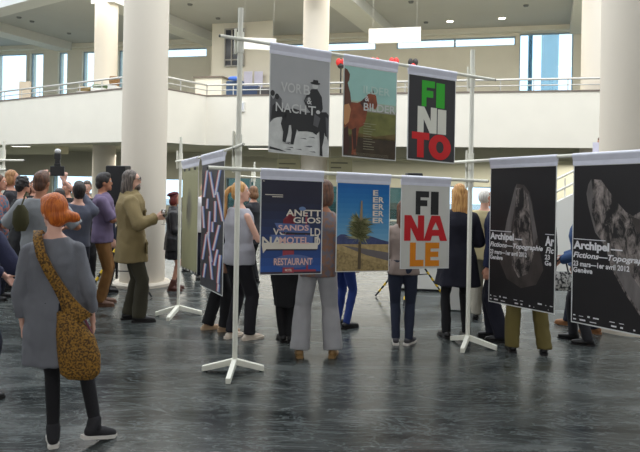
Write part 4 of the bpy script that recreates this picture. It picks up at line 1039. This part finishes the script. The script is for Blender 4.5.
# camera with flash held by the photographer
p = P(57.5, 171, 7.6)
r = empty('photo_camera', p, math.radians(15)); tag(r, 'black camera with upright flash held overhead above the crowd', 'camera')
mb_ = mat('camera_black', (24, 24, 26), .4)
MB().box((0, 0, 0), (.155, .075, .115)).box((0, 0, .07), (.07, .07, .04)).build('camera_body', mb_, r, bevel=.008)
MB().cyl((0, .03, -.005), (0, .15, -.005), .042, 24).build('lens', mb_, r, smooth=True)
MB().box((0, 0, .115), (.055, .05, .06)).box((0, 0, .175), (.07, .065, .07)).build('flash', mb_, r, bevel=.006)
MB().ell((0, .0, .235), (.036, .03, .03)).build('flash_dome', mat('diffuser_white', (225, 226, 228), .4), r, smooth=True)
person('person', 'person with black cap of hair low between grey t-shirt man and photographer', at(58.5, 250, 8.3), 1.58, 5, 'f', top={'name': 'jumper', 'm': black2, 'z': .86}, bottom={'m': black}, shoes={'m': shoeb}, hair={'kind': 'bob', 'm': H_bk})
person('person', 'grey-haired visitor facing us just left of man in purple shirt', at(86, 250, 10.4), 1.64, 160, 'f', top={'name': 'coat', 'm': black2, 'z': .6, 'e': .03}, bottom={'m': black}, shoes={'m': shoeb}, hair={'kind': 'short', 'm': H_gr}, skin=SKIN3, vox=.016)
person('person', 'visitor in dark top half hidden behind the raised-arm photographer', at(66, 250, 10.8), 1.60, 200, 'm', top={'name': 'jumper', 'm': black, 'z': .86}, bottom={'m': black}, shoes={'m': shoeb}, hair={'kind': 'short', 'm': H_bk}, vox=.016)
person('person', 'visitor in black standing far back beneath the left windows', at(33, 250, 11.2), 1.62, 150, 'f', top={'name': 'coat', 'm': black, 'z': .6, 'e': .03}, bottom={'m': black}, shoes={'m': shoeb}, hair={'kind': 'long', 'm': H_br}, vox=.016)
person('person', 'pale-haired visitor in navy behind the olive jacket man', at(106, 250, 9.6), 1.66, 60, 'm', top={'name': 'jacket', 'm': cloth('deep_navy', (28, 32, 52)), 'z': .80, 'e': .03}, bottom={'m': black}, shoes={'m': shoeb}, hair={'kind': 'thin', 'm': H_wh}, skin=SKIN3, vox=.016)
# --- purple shirt man, arms crossed
person('person', 'dark-haired man in purple short-sleeved shirt with crossed arms', at(101, 305), 1.78, 74, 'm', hyaw=-8, skin=SKIN2, arms={'R': {'w': (-.02, .28, 1.17), 'p': (1, -.3, -1), 'd': (-1, .1, .25), 't': (0, 0, 1), 'curl': 18}, 'L': {'w': (.11, .24, 1.13), 'p': (-1, .3, -1), 'd': (1, .1, .2), 't': (0, 0, 1), 'curl': 18}},
       top={'name': 'shirt', 'm': cloth('purple_shirt', (108, 94, 122)), 'z': .84, 'e': .022, 'sleeve': .95, 'se': .024, 'collar': .03, 'flare': (.19, .14)}, bottom={'m': cloth('ochre_brown', (112, 76, 34)), 'r': (.092, .068, .060), 'wr': .012}, shoes={'m': brl, 'kind': 'boot'}, hair={'kind': 'short', 'm': H_bk, 's': 1.04})
# --- olive jacket man with glass
def olive_extra(c):
    HM, k, root, U = c['HM'], c['k'], c['root'], c['U']
    f = MB()
    for s in (-1, 1):
        f.cyl(HM @ Vector((s * .032, .102, .014)), HM @ Vector((s * .032, .108, .014)), .024, 16)
        f.cap(HM @ Vector((s * .055, .10, .018)), HM @ Vector((s * .082, -.005, .014)), .003, .003, 6)
    me = f.mesh('eyeglasses'); me.transform(Matrix.Scale(k, 4)); link('eyeglasses', me, root, mat('spectacle_dark', (38, 36, 44), .2))
    b = MB(); b.ell((0, .055, -.080), (.050, .046, .050), HM, 14)
    b.ell((0, .072, -.048), (.030, .026, .012), HM, 12)
    me = grow(b, .009, 'beard', 1, .003, wf=(40, 40, 40), k=k); link('beard', me, root, H_gr)
    for (x, z, w_, h_) in ((.12, .86, .12, .13), (-.12, .86, .12, .13), (.11, 1.24, .10, .11), (-.11, 1.24, .10, .11)):
        y = .165 if z < 1 else .155
        pk = MB().box((x, y, z), (w_, .018, h_)).box((x, y + .008, z + h_ * .4), (w_ * 1.06, .016, .035))
        me = pk.mesh('pocket'); me.transform(U); me.transform(Matrix.Scale(k, 4)); o = link('pocket', me, root, mat('khaki_pocket', (128, 113, 78), .9)); bm = o.modifiers.new('b', 'BEVEL'); bm.width = .006
    
olive = cloth('khaki_jacket', (138, 121, 84), bump=.4)
c = person('person', 'long-haired bearded man in khaki jacket holding a wine glass', at(130, 321), 1.83, 72, 'm', skin=SKIN3, hpitch=2, hips=0, lean=-2,
       ank={'R': (.09, .10, .085), 'L': (-.09, -.02, .085)},
       arms={'R': {'w': (.17, .27, 1.20), 'p': (1, -.8, -.8), 'd': (-.25, 1, .1), 't': (0, .1, 1), 'curl': 48}, 'L': {'w': (-.24, .08, .88)}},
       top={'name': 'field_jacket', 'm': olive, 'z': .70, 'flare': (.225, .195), 'e': .045, 'sleeve': 1.95, 'se': .032, 'cuff': 1.1, 'collar': .06, 'fold': .03, 'wr': .014, 'waist': 1.06},
       bottom={'m': cloth('dark_olive_trousers', (62, 58, 44)), 'r': (.098, .080, .078), 'wr': .012}, shoes={'m': shoeb}, hair={'kind': 'long', 'm': H_gr, 'len': .26, 'w': .088, 'front': .7}, extra=olive_extra)
wr = c['A']['R'][2]; hp = c['root'].matrix_world if False else (Matrix.Translation(c['root'].location) @ Matrix.Rotation(c['root'].rotation_euler.z, 4, 'Z'))
gp = hp @ ((c['up'](wr) + Vector((-.035, .095, -.01))) * c['k'])
r = empty('wine_glass', gp); tag(r, 'stemmed glass with red wine in the hand of khaki jacket man', 'wine glass')
gm = glass('clear_glass', (225, 225, 225), .75)
MB().lathe((0, 0, -.075), (0, 0, .11), [(0, .032), (.02, .032), (.03, .004), (.42, .004), (.46, .016), (.55, .034), (.68, .040), (.85, .038), (1, .033), (.99, .031), (.85, .036), (.68, .037), (.56, .032), (.48, .012)], 24).build('goblet', gm, r, smooth=True)
MB().lathe((0, 0, .016), (0, 0, .052), [(0, .012), (.3, .030), (1, .036)], 20).build('wine', mat('red_wine', (72, 14, 24), .1), r, smooth=True)
# --- beret woman etc
def beret(c):
    b = MB().ell((0, -.03, .095), (.108, .112, .042), c['HM'] @ Matrix.Rotation(.22, 4, 'X'), 18).cap(c['HM'] @ Vector((0, -.02, .13)), c['HM'] @ Vector((0, -.02, .152)), .006, .005, 8)
    c['child']('beret', b, mat('maroon_felt', (78, 26, 34), .95), v=.010, smooth=1)
person('person', 'woman with dark red beret in black leather jacket and black skirt', at(173, 290), 1.50, 82, 'f', skin=SKIN, extra=beret, arms={'R': {'w': (.14, .26, 1.05)}, 'L': {'w': (-.05, .30, 1.02)}}, hyaw=10,
       top={'name': 'leather_jacket', 'm': mat('black_leather_jacket', (40, 38, 40), .38, bump=.5, bscale=30), 'z': .72, 'flare': (.215, .17), 'e': .035, 'se': .028, 'collar': .05, 'wr': .012},
       bottom={'kind': 'skirt', 'm': black, 'z': .56, 'flare': .20}, shoes={'m': mat('brown_ankle_boot', (84, 48, 38), .5), 'kind': 'boot', 'heel': .03}, hair={'kind': 'bob', 'm': H_rd})
person('person', 'woman with auburn hair in black right behind the slim stand pole', at(187, 250, 11.7), 1.66, 80, 'f', top={'name': 'coat', 'm': black, 'z': .6, 'e': .03}, bottom={'m': black}, shoes={'m': shoeb}, hair={'kind': 'bob', 'm': H_rd}, vox=.016)
person('person', 'bald man in white shirt glimpsed between the two long banners', at(204, 250, 10.9), 1.66, 160, 'm', skin=SKIN3, top={'name': 'shirt', 'm': cloth('white_shirt', (214, 212, 214)), 'z': .84, 'e': .025}, bottom={'m': navy}, shoes={'m': shoeb}, vox=.016)
person('person', 'person in black trousers and beige shoes hidden behind the charcoal banner', at(215, 330), 1.66, 72, 'f', ank={'R': (.09, .10, .085), 'L': (-.06, -.08, .085)}, top={'name': 'jacket', 'm': black, 'z': .8, 'e': .03}, bottom={'m': black, 'r': (.10, .078, .074)}, shoes={'m': mat('beige_shoe', (176, 148, 118), .6), 'kind': 'flat'}, hair={'kind': 'bob', 'm': H_rd})
person('person', 'blond ponytail woman in sleeveless light top and black trousers', at(237, 339), 1.73, 48, 'f', skin=SKIN3, hyaw=34, hpitch=2, ank={'R': (.10, .09, .085), 'L': (-.09, -.02, .085)}, arms={'R': {'w': (.10, .30, 1.12), 'p': (1, -.6, -1), 'curl': 30}, 'L': {'w': (-.02, .32, 1.10), 'p': (-1, -.5, -1)}},
       top={'name': 'sleeveless_top', 'm': cloth('pale_grey_top', (170, 168, 176)), 'z': .84, 'e': .03, 'sleeve': .0, 'flare': (.205, .155), 'waist': 1.2, 'wr': .010}, bottom={'m': cloth('black_trousers', (30, 28, 34)), 'r': (.096, .072, .064)}, shoes={'m': mat('white_flat', (214, 200, 184), .5), 'kind': 'flat'}, hair={'kind': 'ponytail', 'm': H_bl, 'len': .38})
person('person', 'brown-haired visitor far behind the ponytail woman, facing left', at(252.5, 250, 10.6), 1.60, -60, 'f', arms={'R': {'w': (.10, .30, 1.1)}, 'L': {'w': (-.1, .3, 1.1)}}, top={'name': 'coat', 'm': black2, 'z': .7, 'e': .02}, bottom={'m': black}, shoes={'m': shoeb}, hair={'kind': 'bob', 'm': H_lb}, vox=.016)
# --- white trousers
person('person', 'brown-haired woman in flowery top and pale flared trousers behind the motel poster', at(316, 356), 1.76, 0, 'f', skin=SKIN2, shift=5, hyaw=30, ank={'R': (.165, 0, .085), 'L': (-.165, -.02, .085)}, foot={'R': (10, 0), 'L': (-6, 0)},
       arms={'R': {'w': (.17, .24, 1.05)}, 'L': {'w': (-.17, .24, 1.05)}}, top={'name': 'flowery_top', 'm': mat('flower_print', (112, 108, 116), .85, col2=(140, 104, 86), scale=24), 'z': .80, 'e': .028, 'flare': (.195, .145)},
       bottom={'m': cloth('pale_grey_trousers', (158, 156, 158)), 'r': (.100, .084, .100), 'hem': .035, 'wr': .010}, shoes={'m': mat('tan_heel', (142, 110, 66), .5), 'heel': .03}, hair={'kind': 'bob', 'm': H_br, 's': 1.12})
person('person', 'person in long black coat and narrow trousers behind the motel poster', at(286, 342), 1.64, -12, 'f', ank={'R': (.05, 0, .085), 'L': (-.035, .04, .085)}, top={'name': 'coat', 'm': black, 'z': .42, 'flare': (.135, .13), 'e': .03, 'fold': .06}, bottom={'m': black, 'r': (.085, .056, .050)}, shoes={'m': shoeb}, hair={'kind': 'bob', 'm': H_bk}, arms={'R': {'w': (.10, .24, 1.05)}, 'L': {'w': (-.12, .24, 1.05)}})
person('person', 'person in blue jeans further back, right of the pale trousers', at(342, 327), 1.62, 50, 'f', top={'name': 'jumper', 'm': navy, 'z': .86}, bottom={'m': cloth('royal_blue_jean', (30, 52, 116)), 'r': (.085, .060, .046)}, shoes={'m': shoeb}, hair={'kind': 'bob', 'm': H_br}, vox=.016)
person('person', 'woman with long brown hair in taupe top and jeans behind FINALE poster', at(402, 344), 1.57, 5, 'f', hyaw=-5, ank={'R': (.075, 0, .085), 'L': (-.075, .0, .085)}, foot={'R': (30, 0), 'L': (0, 0)}, arms={'R': {'w': (.12, .26, 1.05)}, 'L': {'w': (-.12, .26, 1.05)}},
       top={'name': 'long_sleeve_top', 'm': cloth('taupe', (140, 124, 116)), 'z': .85, 'e': .014}, bottom={'m': jean, 'r': (.096, .064, .054)}, shoes={'m': mat('grey_sneaker', (64, 62, 66), .7), 'sole': whsole}, hair={'kind': 'long', 'm': H_br, 'len': .40})
person('person', 'woman with long straight blond hair in navy knee-length coat', at(457, 338), 1.745, -5, 'f', ank={'R': (.11, 0, .085), 'L': (-.13, .0, .085)}, foot={'R': (0, 0), 'L': (-10, 0)}, arms={'R': {'w': (.17, .22, 1.05)}, 'L': {'w': (-.17, .2, 1.05)}},
       top={'name': 'coat', 'm': cloth('navy_wool', (24, 24, 38)), 'z': .60, 'flare': (.265, .19), 'e': .03, 'se': .026, 'fold': .05}, bottom={'m': black, 'r': (.085, .060, .050)}, shoes={'m': shoeb}, hair={'kind': 'long', 'm': H_bl, 'len': .42, 'w': .105, 's': 1.0})
person('person', 'white-haired man in cream vest and beige trousers behind the right stand', at(483, 320), 1.66, 25, 'm', skin=SKIN3, hyaw=15, top={'name': 'vest', 'm': cloth('cream_vest', (182, 168, 128)), 'z': .82, 'e': .04, 'sleeve': 1.9, 'waist': 1.15, 'flare': (.22, .17)}, bottom={'m': cloth('beige_trousers', (150, 144, 130)), 'r': (.098, .082, .078)}, shoes={'m': shoeb}, hair={'kind': 'thin', 'm': H_wh, 's': 1.05})
person('person', 'person in navy jacket and dark trousers at left edge of first rock poster', at(496, 340), 1.72, -62, 'm', ank={'R': (.06, .05, .085), 'L': (-.08, -.08, .085)}, top={'name': 'jacket', 'm': cloth('navy_blazer', (26, 34, 64)), 'z': .80, 'e': .03}, bottom={'m': cloth('dark_blue_trousers', (30, 30, 44)), 'r': (.105, .088, .088)}, shoes={'m': shoeb}, hair={'kind': 'short', 'm': H_bk})
person('person', 'person in khaki corduroy trousers and black shoes behind first rock poster', at(527, 353), 1.74, 5, 'm', ank={'R': (.17, 0, .085), 'L': (-.15, .03, .085)}, foot={'R': (12, 0), 'L': (-4, 0)}, top={'name': 'jacket', 'm': black2, 'z': .84, 'e': .03}, bottom={'m': cloth('khaki_corduroy', (104, 92, 48)), 'r': (.098, .080, .076), 'wr': .012, 'hem': .02}, shoes={'m': shoeb}, hair={'kind': 'short', 'm': H_bk})
c = person('person', 'person in denim jacket and black ankle boots between the rock posters', at(581, 343), 1.62, -62, 'f', ank={'R': (.10, .10, .085), 'L': (-.08, -.08, .085)}, top={'name': 'denim_jacket', 'm': denim, 'z': .86, 'e': .04, 'se': .03}, bottom={'m': black2, 'r': (.09, .068, .060)}, shoes={'m': shoeb, 'kind': 'boot', 'heel': .03}, hair={'kind': 'bob', 'm': H_br},
       arms={'R': {'w': (.22, .22, 1.0)}, 'L': {'w': (-.22, .22, 1.0)}})
p = P(561, 280, 7.0); r = empty('patterned_bag', p); tag(r, 'black and white patterned bag held between the two rock posters', 'bag')
MB().loft([(0, 0, -.11, .10, .05), (0, 0, -.05, .13, .065), (0, 0, .05, .12, .06), (0, 0, .09, .09, .03)], n=24, pw=3).build('pouch', mat('monochrome_pattern', (40, 40, 44), .8, col2=(200, 198, 194), scale=34), r, smooth=True)
MB().tube([Vector((-.08, 0, .08)), Vector((-.05, 0, .20)), Vector((.0, 0, .25)), Vector((.05, 0, .20)), Vector((.08, 0, .08))], .009, 8).build('handle', black, r, smooth=True)
person('person', 'person in tan leather shoes farther back under the right rock poster', at(583, 330), 1.66, -55, 'm', ank={'R': (.10, .20, .085), 'L': (-.10, -.16, .085)}, top={'name': 'jacket', 'm': black2, 'z': .84, 'e': .02}, bottom={'m': navy, 'r': (.09, .07, .064)}, shoes={'m': mat('tan_leather', (136, 92, 56), .5), 'kind': 'boot'}, hair={'kind': 'short', 'm': H_bk})
# ---- upstairs visitors
p = P(124, 90, 16.9); person('person', 'visitor in dark blue sitting low behind the left gallery railing near the big column', (p.x, p.y), 1.10, 100, 'f', top={'name': 'jacket', 'm': cloth('dark_blue_jacket', (30, 34, 56)), 'z': .86, 'e': .03}, bottom={'m': black}, hair={'kind': 'bob', 'm': H_bk}, vox=.02)
bpy.context.view_layer.update()
o = COL.objects[-1]
for q in list(COL.objects):
    if q.get('label', '').startswith('visitor in dark blue sitting low'): q.location.z = 3.0

p = P(602, 150, 12.2)
person('person', 'visitor with a pale paper on the staircase, mostly hidden by the right column', (p.x, p.y), 1.60, -110, 'm', arms={'R': {'w': (.10, .30, 1.22)}, 'L': {'w': (-.1, .3, 1.22)}}, top={'name': 'shirt', 'm': black2, 'z': .86, 'e': .02}, bottom={'m': black}, shoes={'m': shoeb}, hair={'kind': 'short', 'm': H_br}, vox=.018)
for q in list(COL.objects):
    if q.get('label', '').startswith('visitor with a pale paper'): q.location.z = 1.0
p = P(596.5, 147.5, 11.85); o = MB().box((0, 0, 0), (.14, .006, .19)).build('paper_sheet', mat('lilac_paper', (222, 218, 236), .6)); o.location = p; tag(o, 'pale sheet of paper held by the visitor on the staircase', 'paper')
# ---- speakers
def speaker(px, Z, zb, wd, hg, label, feet, stripe):
    p = P(px, 170, Z); r = empty('loudspeaker', (p.x, p.y, 0), .0); tag(r, label, 'loudspeaker')
    cab = mat('speaker_black', (20, 20, 22), .6)
    MB().box((0, 0, zb + hg / 2), (wd, .30, hg)).build('cabinet', cab, r, bevel=.015)
    MB().box((0, -.155, zb + hg / 2), (wd * .86, .012, hg * .9)).build('grille', mat('speaker_grille', (34, 34, 36), .7, var=.3, scale=120), r)
    t = empty('speaker_tripod', (p.x, p.y, 0)); tag(t, 'black tripod under the ' + label.split(' loudspeaker')[0].replace('black ', '') + ' loudspeaker' , 'tripod')
    MB().cyl((0, 0, .25), (0, 0, zb), .018, 12).build('pole', cab, t, smooth=True)
    ym = mat('hazard_yellow', (214, 178, 30), .6)
    for a in feet:
        a = math.radians(a); d = Vector((math.sin(a), math.cos(a), 0)); A_, B_ = Vector((0, 0, .72)), d * .55 + Vector((0, 0, .012))
        l = MB().cyl(A_, B_, .013, 10).build('leg', cab, t, smooth=True)
        MB().cyl(A_ * .5 + B_ * .5, Vector((0, 0, .36)), .008, 8).build('brace', cab, l)
        if stripe:
            s = MB()
            for i in range(7): s.cyl(A_.lerp(B_, .06 + i * .13), A_.lerp(B_, .06 + i * .13 + .06), .0165, 10)
            s.build('warning_tape', ym, l)
speaker(118.5, 9.3, 1.33, .28, .56, 'black loudspeaker between the purple shirt man and khaki jacket man', (100, 215, -60), True)
speaker(414, 9.4, 1.36, .22, .50, 'small black loudspeaker above the FINALE poster', (70, 200, -70), True)
# white counter and plinth behind
a = P(392, 290, 10.4); b = P(447, 290, 10.2)
r = empty('white_counter', ((a.x + b.x) / 2, 10.3, 0), -.15); tag(r, 'low white counter behind the FINALE poster and striped tripod', 'counter')
MB().box((0, 0, .40), ((b - a).length, .4, .74)).build('body', M_white, r, bevel=.01); MB().box((0, 0, .79), ((b - a).length + .06, .46, .04)).build('counter_top', M_white, r, bevel=.006); MB().box((0, .0, .02), ((b - a).length - .1, .34, .04)).build('kick_board', black2, r)
p = G(470, 313); r = empty('white_plinth', (p.x - .02, p.y + .25, 0), -.1); tag(r, 'small white plinth behind the navy coat of the blond woman', 'plinth')
MB().box((0, 0, .28), (.44, .40, .52)).build('body', M_white, r, bevel=.008); MB().box((0, 0, .55), (.46, .42, .02)).build('plinth_top', M_white, r)
# stair at the right
r = empty('staircase', (3.75, 11.5, 0), -.08); tag(r, 'white staircase with pale rails rising to the right behind rock posters', 'staircase')
mw = M_white; st = MB(); N = 12
for i in range(N): st.box((.30 + i * .27, .55, .08 + i * .165), (.30, 1.1, .165 + .0))
st.prism([(.15, .0), (.45 + (N - 1) * .27, 0), (.45 + (N - 1) * .27, 1.1), (.15, 1.1)], 0, .02)
st.build('steps', mat('stone_step', (150, 150, 146), .6), r)
pr = [(-.1, 0), (3.6, 0), (3.6, 2.95), (3.3, 2.85), (-.1, 1.1)]
w_ = MB(); w_.add([(x, y, z) for y in (-.12, .0) for (x, z) in pr], [(0, 1, 2, 3, 4), (9, 8, 7, 6, 5)] + [(i, 5 + i, 5 + (i + 1) % 5, (i + 1) % 5) for i in range(5)]); w_.build('side_wall', mw, r)
for k_, (dz) in enumerate((.18, .40)):
    MB().tube([Vector((-.1, -.06, 1.1 + dz)), Vector((3.3, -.06, 2.85 + dz)), Vector((3.6, -.06, 2.95 + dz))], .022, 10).build('handrail', M_pole, r, smooth=True)
for i in range(6):
    ps = MB(); ps.cyl((i * .62, -.06, 1.1 + i * .31), (i * .62, -.06, 1.5 + i * .31), .014, 8)
    ps.build('rail_post', M_pole, r)
bpy.data.scenes.remove(TS)
